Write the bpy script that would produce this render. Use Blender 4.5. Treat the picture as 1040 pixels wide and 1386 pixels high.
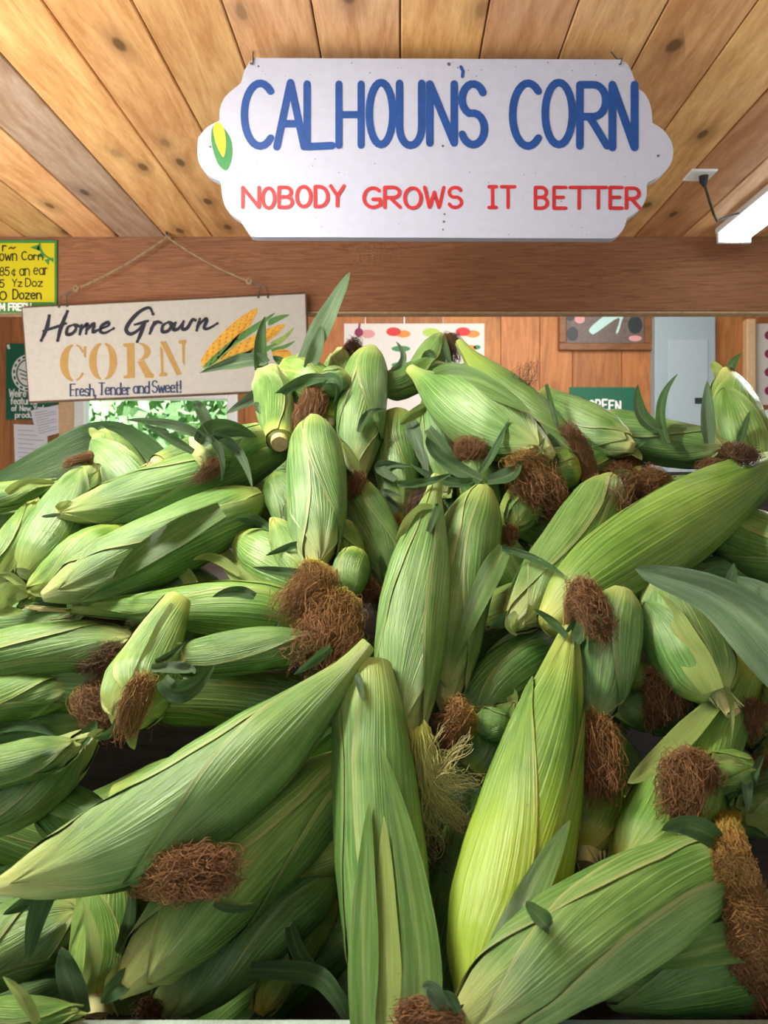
import bpy, math, random
import numpy as np
from mathutils import Vector, noise as mnoise

for o in list(bpy.data.objects):
    bpy.data.objects.remove(o, do_unlink=True)
SC = bpy.context.scene
COL = SC.collection

# ------------------------------------------------------------------ camera
F, CX, CY, CZ = 1000.0, 542.0, 672.0, 1.30      # focal length in pixels, vanishing point, eye height
cam_d = bpy.data.cameras.new('camera')
cam = bpy.data.objects.new('camera', cam_d)
COL.objects.link(cam)
cam.location = (0, 0, CZ)
cam.rotation_euler = (math.pi / 2, 0, 0)
cam_d.sensor_fit = 'VERTICAL'
cam_d.sensor_height = 24.0
cam_d.sensor_width = 24.0
cam_d.lens = 24.0 * F / 1386.0
cam_d.shift_x = (520 - CX) / 1386.0
cam_d.shift_y = (CY - 693) / 1386.0
cam_d.clip_start = 0.01
cam_d.dof.use_dof = True
cam_d.dof.focus_distance = 0.68
cam_d.dof.aperture_fstop = 11.0
SC.camera = cam

# ------------------------------------------------------------------ light
SC.view_settings.view_transform = 'Standard'
SC.view_settings.look = 'None'
SC.view_settings.gamma = 1.0
SC.view_settings.use_curve_mapping = False
SC.view_settings.exposure = 0.30
W = bpy.data.worlds.new('daylight')
SC.world = W
W.use_nodes = True
wn = W.node_tree
wn.nodes.clear()
wo = wn.nodes.new('ShaderNodeOutputWorld')
wb = wn.nodes.new('ShaderNodeBackground')
wb.inputs[0].default_value = (0.80, 0.93, 1.0, 1)
wb.inputs[1].default_value = 0.40
wt = wn.nodes.new('ShaderNodeTexCoord')          # the sky behind the back wall is the bright side
ws = wn.nodes.new('ShaderNodeSeparateXYZ')
wr = wn.nodes.new('ShaderNodeMapRange')
wr.inputs[1].default_value, wr.inputs[2].default_value = 0.70, 0.95
wr.inputs[3].default_value, wr.inputs[4].default_value = 0.20, 3.0
wn.links.new(wt.outputs['Generated'], ws.inputs[0])
wn.links.new(ws.outputs[1], wr.inputs[0])
wn.links.new(wr.outputs[0], wb.inputs[1])
wn.links.new(wb.outputs[0], wo.inputs[0])


lx_lamp = 0.93


def area(name, loc, target, size, power, color, sy=None, spread=math.pi):
    d = bpy.data.lights.new(name, 'AREA')
    d.energy = power
    d.color = color
    d.size = size
    d.spread = spread
    if sy:
        d.shape = 'RECTANGLE'
        d.size_y = sy
    o = bpy.data.objects.new(name, d)
    COL.objects.link(o)
    o.location = loc
    o.rotation_euler = (Vector(target) - Vector(loc)).to_track_quat('-Z', 'Y').to_euler()
    return o


area('strip_lamp_light', (-0.45, 0.56, CZ + 0.70), (-0.15, 0.72, CZ - 0.2), 0.08, 30.0, (1.0, 0.96, 0.84), 0.9)
area('shop_lamp_light', (lx_lamp, 1.40, CZ + 0.69), (lx_lamp - 0.2, 1.1, CZ), 0.10, 10.0, (0.95, 1.0, 0.97), 1.1)
area('open_front_daylight', (-0.5, -1.3, CZ + 0.62), (0, 1.2, CZ + 0.15), 1.6, 7.0, (0.95, 0.97, 1.0), 0.7)
area('ceiling_fill_light', (-1.1, 0.9, CZ + 0.02), (-0.7, 1.25, CZ + 0.74), 1.0, 17.0, (1.0, 0.95, 0.88))  # added fill aimed up to brighten the planks, no fixture there
area('back_room_light', (0.4, 2.7, CZ + 1.1), (0.3, 3.6, CZ + 0.4), 1.6, 34.0, (1.0, 0.95, 0.9))
sun_d = bpy.data.lights.new('sun_outside', 'SUN')
sun_d.energy = 16.0
sun_d.angle = 0.02
sun = bpy.data.objects.new('sun_outside', sun_d)
COL.objects.link(sun)
sun.location = (0, 8, 6)
sun.rotation_euler = (math.radians(35), math.radians(-10), 0)


# ------------------------------------------------------------------ helpers
def P(px, py, d):
    """world point seen at photograph pixel (px, py), d metres in front of the eye"""
    return Vector(((px - CX) * d / F, d, CZ + (CY - py) * d / F))


def mesh_obj(name, verts, faces, mat, parent=None, uvs=None, smooth=False, origin=None, edge=None):
    """ONE mesh object; verts in world space; origin = world position of the parent empty"""
    me = bpy.data.meshes.new(name)
    ox = Vector(origin) if origin is not None else Vector((0, 0, 0))
    V = np.asarray(verts, dtype=float).reshape(-1, 3) - np.array(ox)
    me.from_pydata(V.tolist(), [], faces)
    if uvs is not None:
        lay = me.uv_layers.new(name='UVMap')
        li = np.zeros(len(me.loops), dtype=np.int32)
        me.loops.foreach_get('vertex_index', li)
        lay.data.foreach_set('uv', np.asarray(uvs, dtype=np.float32)[li].ravel())
    if edge is not None:
        me.attributes.new('edge', 'FLOAT', 'POINT').data.foreach_set('value', np.asarray(edge, dtype=np.float32))
    if smooth:
        me.polygons.foreach_set('use_smooth', [True] * len(me.polygons))
    mats = mat if isinstance(mat, (list, tuple)) else [mat]
    for m in mats:
        me.materials.append(m)
    me.update()
    o = bpy.data.objects.new(name, me)
    COL.objects.link(o)
    if parent is not None:
        o.parent = parent
    elif origin is not None:
        o.location = ox
    return o


def tag(o, label=None, cat=None, group=None, kind=None):
    if label: o['label'] = label
    if cat: o['category'] = cat
    if group: o['group'] = group
    if kind: o['kind'] = kind
    return o


def empty(name, loc):
    o = bpy.data.objects.new(name, None)
    o.empty_display_size = 0.03
    COL.objects.link(o)
    o.location = loc
    return o


class MB:
    """collects shapes for one mesh"""
    def __init__(s):
        s.v, s.f, s.uv, s.mi = [], [], [], []

    def add(s, verts, faces, uvs=None, mi=0):
        n = len(s.v)
        s.v += [tuple(q) for q in verts]
        s.f += [tuple(i + n for i in q) for q in faces]
        s.uv += [tuple(q) for q in uvs] if uvs is not None else [(0, 0)] * len(verts)
        s.mi += [mi] * len(faces)

    def box(s, x0, y0, z0, x1, y1, z1, mi=0, bev=0.0):
        if bev <= 0:
            v = [(x, y, z) for x in (x0, x1) for y in (y0, y1) for z in (z0, z1)]
            s.add(v, [(0, 1, 3, 2), (4, 6, 7, 5), (0, 4, 5, 1), (2, 3, 7, 6), (0, 2, 6, 4), (1, 5, 7, 3)], mi=mi)
            return
        b = bev                                   # chamfered box: 24 vertices
        lo, hi = (x0, y0, z0), (x1, y1, z1)
        v, idx = [], {}
        for cx in (0, 1):
            for cy in (0, 1):
                for cz in (0, 1):
                    for ax in range(3):
                        c = [lo[k] if (cx, cy, cz)[k] == 0 else hi[k] for k in range(3)]
                        for k in range(3):
                            if k != ax:
                                c[k] += b if (cx, cy, cz)[k] == 0 else -b
                        idx[(cx, cy, cz, ax)] = len(v)
                        v.append(tuple(c))
        fs = []
        for ax in range(3):
            u, w = [k for k in range(3) if k != ax]
            for sgn in (0, 1):
                q = []
                for a, c in ((0, 0), (1, 0), (1, 1), (0, 1)):
                    k = [0, 0, 0]; k[ax] = sgn; k[u] = a; k[w] = c
                    q.append(idx[(*k, ax)])
                fs.append(tuple(q))
        for ax in range(3):                       # edges along ax
            u, w = [k for k in range(3) if k != ax]
            for a in (0, 1):
                for c in (0, 1):
                    k0 = [0, 0, 0]; k0[u] = a; k0[w] = c
                    k1 = list(k0); k1[ax] = 1
                    fs.append((idx[(*k0, u)], idx[(*k1, u)], idx[(*k1, w)], idx[(*k0, w)]))
        for cx in (0, 1):
            for cy in (0, 1):
                for cz in (0, 1):
                    fs.append(tuple(idx[(cx, cy, cz, a)] for a in range(3)))
        s.add(v, fs, mi=mi)

    def tube(s, pts, r, n=6, mi=0, cap=True):
        pts = [Vector(p) for p in pts]
        rr = r if hasattr(r, '__len__') else [r] * len(pts)
        vs, fs = [], []
        ref = None
        for i, p in enumerate(pts):
            t = (pts[min(i + 1, len(pts) - 1)] - pts[max(i - 1, 0)])
            t = t.normalized() if t.length > 1e-9 else Vector((0, 0, 1))
            if ref is None:
                ref = Vector((0, 0, 1)) if abs(t.z) < 0.9 else Vector((1, 0, 0))
            a = ref - t * ref.dot(t)
            a.normalize(); ref = a
            b = t.cross(a)
            for k in range(n):
                q = 2 * math.pi * k / n
                vs.append(p + (a * math.cos(q) + b * math.sin(q)) * rr[i])
        for i in range(len(pts) - 1):
            for k in range(n):
                fs.append((i * n + k, i * n + (k + 1) % n, (i + 1) * n + (k + 1) % n, (i + 1) * n + k))
        if cap:
            fs.append(tuple(range(n))[::-1])
            fs.append(tuple(range((len(pts) - 1) * n, len(pts) * n)))
        s.add(vs, fs, mi=mi)

    def prism(s, poly, y0, y1, mi=0):
        """polygon of (x, z) points extruded along y"""
        n = len(poly)
        v = [(x, y0, z) for x, z in poly] + [(x, y1, z) for x, z in poly]
        f = [tuple(range(n)), tuple(range(2 * n - 1, n - 1, -1))]
        f += [(i, i + n, (i + 1) % n + n, (i + 1) % n) for i in range(n)]
        s.add(v, f, mi=mi)

    def build(s, name, mat, parent=None, smooth=False, origin=None):
        o = mesh_obj(name, s.v, s.f, mat, parent, s.uv, smooth, origin)
        if any(s.mi):
            o.data.polygons.foreach_set('material_index', s.mi)
        return o


# ------------------------------------------------------------------ materials
def new_mat(name):
    m = bpy.data.materials.new(name)
    m.use_nodes = True
    nt = m.node_tree
    nt.nodes.clear()
    out = nt.nodes.new('ShaderNodeOutputMaterial')
    b = nt.nodes.new('ShaderNodeBsdfPrincipled')
    nt.links.new(b.outputs[0], out.inputs[0])
    return m, nt, b


def N(nt, t, **kw):
    n = nt.nodes.new('ShaderNode' + t)
    for k, v in kw.items():
        setattr(n, k, v)
    return n


def math_n(nt, op, a, b=None, clamp=False):
    n = N(nt, 'Math', operation=op, use_clamp=clamp)
    for i, x in enumerate((a, b)):
        if x is None: continue
        if isinstance(x, (int, float)): n.inputs[i].default_value = x
        else: nt.links.new(x, n.inputs[i])
    return n.outputs[0]


def mixc(nt, fac, a, b, blend='MIX'):
    n = N(nt, 'Mix', data_type='RGBA', blend_type=blend)
    for i, x in ((0, fac), (6, a), (7, b)):
        if isinstance(x, (int, float)): n.inputs[i].default_value = x
        elif isinstance(x, (tuple, list)): n.inputs[i].default_value = (*x[:3], 1)
        else: nt.links.new(x, n.inputs[i])
    return n.outputs[2]


def ramp(nt, fac, stops):
    n = N(nt, 'ValToRGB')
    e = n.color_ramp.elements
    while len(e) < len(stops): e.new(0.5)
    for q, (p, c) in zip(e, stops):
        q.position = p
        q.color = (*c, 1) if not isinstance(c, (int, float)) else (c, c, c, 1)
    nt.links.new(fac, n.inputs[0])
    return n.outputs[0]


def noise_n(nt, vec, scale, detail=3.0, rough=0.55):
    n = N(nt, 'TexNoise')
    n.inputs['Scale'].default_value = scale
    n.inputs['Detail'].default_value = detail
    n.inputs['Roughness'].default_value = rough
    if vec is not None: nt.links.new(vec, n.inputs['Vector'])
    return n.outputs[0]


def mapping(nt, vec, scale, loc=(0, 0, 0)):
    n = N(nt, 'Mapping')
    n.inputs['Scale'].default_value = scale
    n.inputs['Location'].default_value = loc
    nt.links.new(vec, n.inputs['Vector'])
    return n.outputs[0]


def bump(nt, b, h, strength, dist=0.001):
    n = N(nt, 'Bump')
    n.inputs['Strength'].default_value = strength
    n.inputs['Distance'].default_value = dist
    nt.links.new(h, n.inputs['Height'])
    nt.links.new(n.outputs[0], b.inputs['Normal'])


def flat(name, c, rough=0.6, var=0.0, emit=0.0, metal=0.0, spec=0.3):
    m, nt, b = new_mat(name)
    b.inputs['Base Color'].default_value = (*c, 1)
    b.inputs['Roughness'].default_value = rough
    b.inputs['Metallic'].default_value = metal
    b.inputs['Specular IOR Level'].default_value = spec
    if var:
        tc = N(nt, 'TexCoord')
        f = noise_n(nt, tc.outputs['Object'], 60, 4)
        d = tuple(x * (1 - var) for x in c)
        nt.links.new(mixc(nt, ramp(nt, f, [(0.35, 0.0), (0.7, 1.0)]), c, d), b.inputs['Base Color'])
    if emit:
        b.inputs['Emission Color'].default_value = (*c, 1)
        b.inputs['Emission Strength'].default_value = emit
    return m


def wood(name, light, dark, scale=(1, 1, 1), knots=0.6, rough=0.6, grain=1.0, use_attr=False, kscale=7.0):
    """grain runs along the smallest scale axis of object space"""
    m, nt, b = new_mat(name)
    tc = N(nt, 'TexCoord')
    v = tc.outputs['Object']
    if use_attr:
        at = N(nt, 'Attribute', attribute_name='plank')
        add = N(nt, 'VectorMath', operation='ADD')
        nt.links.new(v, add.inputs[0])
        sep = N(nt, 'CombineXYZ')
        sc = math_n(nt, 'MULTIPLY', at.outputs['Alpha'], 37.0)
        nt.links.new(sc, sep.inputs[0]); nt.links.new(sc, sep.inputs[1]); nt.links.new(sc, sep.inputs[2])
        nt.links.new(sep.outputs[0], add.inputs[1])
        v = add.outputs[0]
    w = noise_n(nt, mapping(nt, v, tuple(q * 0.35 for q in scale)), 3.0, 2)
    wv = N(nt, 'VectorMath', operation='ADD')
    nt.links.new(mapping(nt, v, scale), wv.inputs[0])
    cb = N(nt, 'CombineXYZ')
    sc = math_n(nt, 'MULTIPLY', w, 1.6)
    nt.links.new(sc, cb.inputs[0]); nt.links.new(sc, cb.inputs[2])
    nt.links.new(cb.outputs[0], wv.inputs[1])
    g1 = noise_n(nt, wv.outputs[0], 5.0, 5, 0.62)
    g2 = noise_n(nt, mapping(nt, v, tuple(q * 4 for q in scale)), 9.0, 3, 0.7)
    g = math_n(nt, 'ADD', math_n(nt, 'MULTIPLY', g1, 0.75), math_n(nt, 'MULTIPLY', g2, 0.25))
    c = mixc(nt, math_n(nt, 'MULTIPLY', ramp(nt, g, [(0.36, 0.0), (0.62, 1.0)]), grain), light, dark)
    if knots:
        vo = N(nt, 'TexVoronoi')
        vo.inputs['Scale'].default_value = kscale
        vo.voronoi_dimensions = '2D'
        vo.inputs['Randomness'].default_value = 1.0
        ks = tuple(0.5 if q == min(scale) else 1.0 for q in scale)
        sp_ = N(nt, 'SeparateXYZ'); nt.links.new(mapping(nt, v, ks), sp_.inputs[0])
        cv_ = N(nt, 'CombineXYZ')
        nt.links.new(math_n(nt, 'ADD', sp_.outputs[0], math_n(nt, 'MULTIPLY', w, 0.05)), cv_.inputs[0])
        nt.links.new(math_n(nt, 'ADD', sp_.outputs[1], sp_.outputs[2]), cv_.inputs[1])
        nt.links.new(cv_.outputs[0], vo.inputs['Vector'])
        k = ramp(nt, vo.outputs['Distance'], [(0.0, 1.0), (0.06, 1.0), (0.10, 0.40), (0.30, 0.0)])
        gate = N(nt, 'SeparateColor')
        nt.links.new(vo.outputs['Color'], gate.inputs[0])
        kk = math_n(nt, 'MULTIPLY', k, ramp(nt, gate.outputs[0], [(0.66, 0.0), (0.72, 1.0)]))
        c = mixc(nt, math_n(nt, 'MULTIPLY', kk, knots), c, tuple(q * 0.22 for q in dark))
    if use_attr:
        c = mixc(nt, 1.0, c, at.outputs['Color'], 'MULTIPLY')
    nt.links.new(c, b.inputs['Base Color'])
    b.inputs['Roughness'].default_value = rough
    b.inputs['Specular IOR Level'].default_value = 0.35
    bump(nt, b, g, 0.25, 0.002)
    return m


def husk_mat(name, pale, green, dark, rough=0.42, veins=34.0, transl=0.0, tipc=(0.56, 0.60, 0.20), edge=True):
    """leaf: UV.x across, UV.y from base to tip; veins run along it"""
    m, nt, b = new_mat(name)
    tc = N(nt, 'TexCoord')
    oi = N(nt, 'ObjectInfo')
    uv = tc.outputs['UV']
    st = noise_n(nt, mapping(nt, uv, (30.0, 0.9, 1.0)), 2.2, 4, 0.7)
    fine = noise_n(nt, mapping(nt, uv, (95.0, 1.2, 1.0)), 2.0, 2, 0.6)
    st2 = noise_n(nt, mapping(nt, uv, (4.0, 2.2, 1.0)), 1.3, 3, 0.6)
    blot = noise_n(nt, tc.outputs['Object'], 26.0, 3, 0.6)
    sx = N(nt, 'SeparateXYZ'); nt.links.new(uv, sx.inputs[0])
    ph = math_n(nt, 'MULTIPLY', sx.outputs[0], veins * 2 * math.pi)
    wob = math_n(nt, 'MULTIPLY', noise_n(nt, mapping(nt, uv, (9.0, 0.6, 1)), 2.0, 2), 9.0)
    vein = math_n(nt, 'MULTIPLY_ADD', math_n(nt, 'SINE', math_n(nt, 'ADD', ph, wob)), 0.5)
    vein.node.inputs[2].default_value = 0.5
    c = mixc(nt, ramp(nt, st, [(0.32, 0.0), (0.68, 1.0)]), dark, green)
    c = mixc(nt, ramp(nt, st2, [(0.42, 0.0), (0.78, 0.65)]), c, pale)
    sharp = math_n(nt, 'MULTIPLY', math_n(nt, 'POWER', vein, 7.0), ramp(nt, st, [(0.35, 0.15), (0.65, 1.0)]))
    c = mixc(nt, math_n(nt, 'MULTIPLY', sharp, 0.60), c, pale)
    c = mixc(nt, ramp(nt, fine, [(0.42, 0.0), (0.66, 0.55)]), c, dark)
    c = mixc(nt, ramp(nt, blot, [(0.52, 0.0), (0.8, 0.40)]), c, dark)
    ed = N(nt, 'Attribute', attribute_name='edge')
    c = mixc(nt, math_n(nt, 'MULTIPLY', math_n(nt, 'POWER', ed.outputs['Fac'], 2.5), 0.45), c, (0.42, 0.40, 0.17))
    ends = ramp(nt, sx.outputs[1], [(0.0, 0.55), (0.05, 0.25), (0.14, 0.0), (0.78, 0.0), (0.95, 0.45), (1.0, 0.85)])
    c = mixc(nt, ends, c, tipc)
    # young yellow-green husk near the stalk, per ear; paints the huge ear's lit half
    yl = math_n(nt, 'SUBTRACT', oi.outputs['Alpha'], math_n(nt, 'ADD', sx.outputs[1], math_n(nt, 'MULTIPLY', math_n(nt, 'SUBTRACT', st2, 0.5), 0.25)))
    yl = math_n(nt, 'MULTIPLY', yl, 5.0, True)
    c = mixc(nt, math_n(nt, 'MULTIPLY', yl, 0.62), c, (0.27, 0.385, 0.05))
    # small brown specks and scuffs
    sp = noise_n(nt, tc.outputs['Object'], 170.0, 2, 0.5)
    c = mixc(nt, ramp(nt, sp, [(0.74, 0.0), (0.80, 0.55)]), c, (0.16, 0.10, 0.04))
    c = mixc(nt, 1.0, c, oi.outputs['Color'], 'MULTIPLY')
    nt.links.new(c, b.inputs['Base Color'])
    rn = math_n(nt, 'MULTIPLY_ADD', st, 0.2)
    rn.node.inputs[2].default_value = rough - 0.1
    nt.links.new(rn, b.inputs['Roughness'])
    b.inputs['Specular IOR Level'].default_value = 0.42
    h = math_n(nt, 'ADD', math_n(nt, 'ADD', math_n(nt, 'MULTIPLY', sharp, 0.35), math_n(nt, 'MULTIPLY', st, 1.0)), math_n(nt, 'MULTIPLY', fine, 0.35))
    bump(nt, b, h, 0.75, 0.0011)
    if transl:
        out = [n for n in nt.nodes if n.type == 'OUTPUT_MATERIAL'][0]
        tr = N(nt, 'BsdfTranslucent')
        nt.links.new(c, tr.inputs[0])
        mx = N(nt, 'MixShader'); mx.inputs[0].default_value = transl
        nt.links.new(b.outputs[0], mx.inputs[1]); nt.links.new(tr.outputs[0], mx.inputs[2])
        nt.links.new(mx.outputs[0], out.inputs[0])
    return m


def silk_mat(name, root, mid, end):
    m, nt, b = new_mat(name)
    tc = N(nt, 'TexCoord')
    sx = N(nt, 'SeparateXYZ'); nt.links.new(tc.outputs['UV'], sx.inputs[0])
    c = ramp(nt, sx.outputs[1], [(0.0, root), (0.05, root), (0.26, mid), (1.0, end)])
    v = ramp(nt, sx.outputs[0], [(0.0, 0.55), (1.0, 1.35)])
    c = mixc(nt, 1.0, c, v, 'MULTIPLY')
    nt.links.new(c, b.inputs['Base Color'])
    b.inputs['Roughness'].default_value = 0.55
    b.inputs['Specular IOR Level'].default_value = 0.25
    return m


M = {}
M['husk'] = husk_mat('corn_husk', (0.30, 0.45, 0.140), (0.108, 0.245, 0.044), (0.036, 0.105, 0.018), 0.36)
M['leaf'] = husk_mat('corn_leaf', (0.15, 0.27, 0.10), (0.055, 0.14, 0.038), (0.025, 0.08, 0.022), 0.38, 22.0, 0.25, (0.26, 0.36, 0.12))
M['leaf_grey'] = husk_mat('corn_leaf_grey', (0.32, 0.42, 0.28), (0.12, 0.22, 0.10), (0.06, 0.13, 0.06), 0.42, 30.0, 0.25, (0.30, 0.38, 0.24))
M['leaf_pale'] = husk_mat('corn_leaf_pale', (0.52, 0.58, 0.22), (0.34, 0.44, 0.12), (0.20, 0.32, 0.07), 0.45, 24.0, 0.3, (0.62, 0.62, 0.34))
M['silk_brown'] = silk_mat('silk_brown', (0.36, 0.26, 0.08), (0.22, 0.118, 0.048), (0.165, 0.082, 0.036))
M['silk_yellow'] = silk_mat('silk_yellow', (0.52, 0.52, 0.06), (0.30, 0.175, 0.05), (0.20, 0.095, 0.042))
M['silk_pale'] = silk_mat('silk_pale', (0.50, 0.52, 0.12), (0.50, 0.50, 0.17), (0.40, 0.36, 0.16))
M['silk_dark'] = silk_mat('silk_dark', (0.16, 0.10, 0.04), (0.12, 0.062, 0.03), (0.09, 0.048, 0.026))
M['stalk'] = flat('cut_stalk', (0.55, 0.56, 0.26), 0.6, 0.25)
M['stalk_face'] = flat('cut_stalk_face', (0.58, 0.42, 0.22), 0.75, 0.4)
# ------------------------------------------------------------------ the setting
R = random.Random(5)
HC = 0.74                                         # ceiling above eye
S_PL = 0.1338
M['plank'] = wood('pine_plank', (0.84, 0.49, 0.235), (0.57, 0.265, 0.105), (9, 1.1, 9), 0.9, 0.42, 1.0, True, 8.5)
M['beam'] = wood('rough_beam', (0.36, 0.165, 0.080), (0.19, 0.080, 0.040), (2.2, 40, 40), 0.3, 0.8, 1.0, False, 3.0)
M['beam_edge'] = flat('beam_edge', (0.50, 0.34, 0.20), 0.8, 0.3)
M['panel_wood'] = wood('panel_wood', (0.50, 0.205, 0.062), (0.31, 0.115, 0.034), (9, 9, 1.2), 0.7, 0.5, 1.0, True, 4.0)
M['bin_wood'] = wood('bin_wood', (0.05, 0.045, 0.04), (0.025, 0.022, 0.02), (2, 12, 12), 0.3, 0.8)
M['trim_wood'] = wood('trim_wood', (0.42, 0.20, 0.075), (0.28, 0.12, 0.04), (9, 9, 1.5), 0.2, 0.5)
M['white_frame'] = flat('white_frame', (0.82, 0.82, 0.80), 0.5)
M['concrete'] = flat('concrete', (0.36, 0.34, 0.31), 0.9, 0.3)
M['dark'] = flat('dark_gap', (0.03, 0.015, 0.008), 0.9)


def plank_mesh(name, x_ranges, y0, y1, z0, z1, axis, mat, tints, kind='structure'):
    """boards side by side along x; axis 'y' = ceiling, 'z' = wall"""
    mb = MB(); cols = []
    for (a, b_), t in zip(x_ranges, tints):
        n0 = len(mb.v)
        if axis == 'y':
            mb.box(a, y0, z0, b_, y1, z1, bev=0.0022)
        else:
            mb.box(a, y0, z0, b_, y1, z1, bev=0.003)
        cols += [t] * (len(mb.v) - n0)
    o = mb.build(name, mat)
    at = o.data.color_attributes.new('plank', 'FLOAT_COLOR', 'POINT')
    at.data.foreach_set('color', np.array(cols, dtype=np.float32).ravel())
    tag(o, kind=kind)
    return o


rng, tints = [], []
for k in range(-20, 20):
    a, b_ = k * S_PL, (k + 1) * S_PL
    rng.append((a + 0.0012, b_ - 0.0012))
    v = R.uniform(0.82, 1.12)
    t = (v, v * R.uniform(0.94, 1.06), v * R.uniform(0.9, 1.15))
    if k == -6: t = (0.62, 0.80, 1.25)
    if k in (-2, -1): t = (0.95, 0.98, 1.08)
    if k == 5: t = (0.74, 0.66, 0.62)
    if k == 3: t = (0.86, 0.84, 0.82)
    tints.append((*t, R.random()))
plank_mesh('ceiling', rng, -0.9, 2.108, CZ + HC, CZ + HC + 0.02, 'y', M['plank'], tints)
mb = MB(); mb.box(-2.68, -0.9, CZ + HC + 0.021, 2.68, 2.2, CZ + HC + 0.05); tag(mb.build('roof_deck', M['dark']), kind='structure')

bm_ = MB()
DB = 2.11
bm_.box(-2.68, DB, CZ + (CY - 422) * DB / F, 2.68, DB + 0.045, CZ + HC + 0.02, bev=0.004)
tag(bm_.build('beam', M['beam']), kind='structure')
e = MB(); e.box(-2.68, DB - 0.001, CZ + (CY - 423) * DB / F - 0.003, 2.68, DB + 0.04, CZ + (CY - 423) * DB / F + 0.003, bev=0.001)
tag(e.build('beam_lit_edge', M['beam_edge']), kind='structure')  # chipped lower edge of the beam, its lit look put into the colour
mb = MB(); mb.box(-2.68, DB + 0.046, CZ + HC - 0.05, 2.68, DB + 0.066, CZ + 1.25); tag(mb.build('wall_header', M['beam']), kind='structure')

DW = 3.6
HB = 1.25
ceil2 = []; t2 = []
for k in range(-20, 20):
    ceil2.append((k * S_PL + 0.001, (k + 1) * S_PL - 0.001)); v = R.uniform(0.8, 1.05); t2.append((v, v, v, R.random()))
plank_mesh('ceiling_back', ceil2, DB + 0.05, DW + 0.06, CZ + HB, CZ + HB + 0.02, 'y', M['plank'], t2)

# back wall of upright boards with a window opening
wx0, wx1 = (102 - CX) * DW / F, (322 - CX) * DW / F
wz0, wz1 = CZ - 0.42, CZ + (CY - 527) * DW / F
mb = MB(); cols = []
x = -2.68
while x < 2.68:
    wdt = R.choice((0.16, 0.19, 0.24, 0.28))
    v = R.uniform(0.75, 1.12); t = (v, v * R.uniform(0.92, 1.08), v * R.uniform(0.9, 1.1), R.random())
    segs = [(0.0, CZ + HB)]
    a, b_ = x, min(x + wdt, 2.68)
    if b_ > wx0 and a < wx1:
        segs = [(0.0, wz0), (wz1, CZ + HB)]
        if a < wx0:                                # split so that the opening edge is clean
            n0 = len(mb.v); mb.box(a + 0.001, DW, 0.0, wx0, DW + 0.03, CZ + HB, bev=0.002); cols += [t] * (len(mb.v) - n0); a = wx0
        if b_ > wx1:
            n0 = len(mb.v); mb.box(wx1, DW, 0.0, b_ - 0.001, DW + 0.03, CZ + HB, bev=0.002); cols += [t] * (len(mb.v) - n0); b_ = wx1
    for z0, z1 in segs:
        n0 = len(mb.v); mb.box(a + 0.001, DW, z0, b_ - 0.001, DW + 0.03, z1, bev=0.002); cols += [t] * (len(mb.v) - n0)
    x += wdt
wall = mb.build('wall_back', M['panel_wood'])
at = wall.data.color_attributes.new('plank', 'FLOAT_COLOR', 'POINT')
at.data.foreach_set('color', np.array(cols, dtype=np.float32).ravel())
tag(wall, kind='structure')
for bx in (672, 748, 0, 28):
    pass
# window
wf = MB()
fr = 0.05
wf.box(wx0, DW - 0.02, wz0, wx0 + fr, DW + 0.05, wz1, bev=0.004); wf.box(wx1 - fr, DW - 0.02, wz0, wx1, DW + 0.05, wz1, bev=0.004)
wf.box(wx0 + fr, DW - 0.02, wz0, wx1 - fr, DW + 0.05, wz0 + fr, bev=0.004); wf.box(wx0 + fr, DW - 0.02, wz1 - fr, wx1 - fr, DW + 0.05, wz1, bev=0.004)
win = tag(wf.build('window_1', M['white_frame']), kind='structure')
gm, gnt, gb = new_mat('window_glass')
gb.inputs['Base Color'].default_value = (0.9, 1, 1, 1); gb.inputs['Roughness'].default_value = 0.02
gb.inputs['Transmission Weight'].default_value = 1.0; gb.inputs['IOR'].default_value = 1.02
g = MB(); g.box(wx0 + fr, DW + 0.01, wz0 + fr, wx1 - fr, DW + 0.014, wz1 - fr)
o = g.build('window_pane', gm, win)
M['casing'] = flat('window_casing', (0.72, 0.50, 0.28), 0.5, 0.15)
tr = MB(); tr.box(wx0 - 0.075, DW - 0.015, wz0 - 0.06, wx0, DW, wz1 + 0.05, bev=0.003); tag(tr.build('trim_1', M['casing']), kind='structure')
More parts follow.
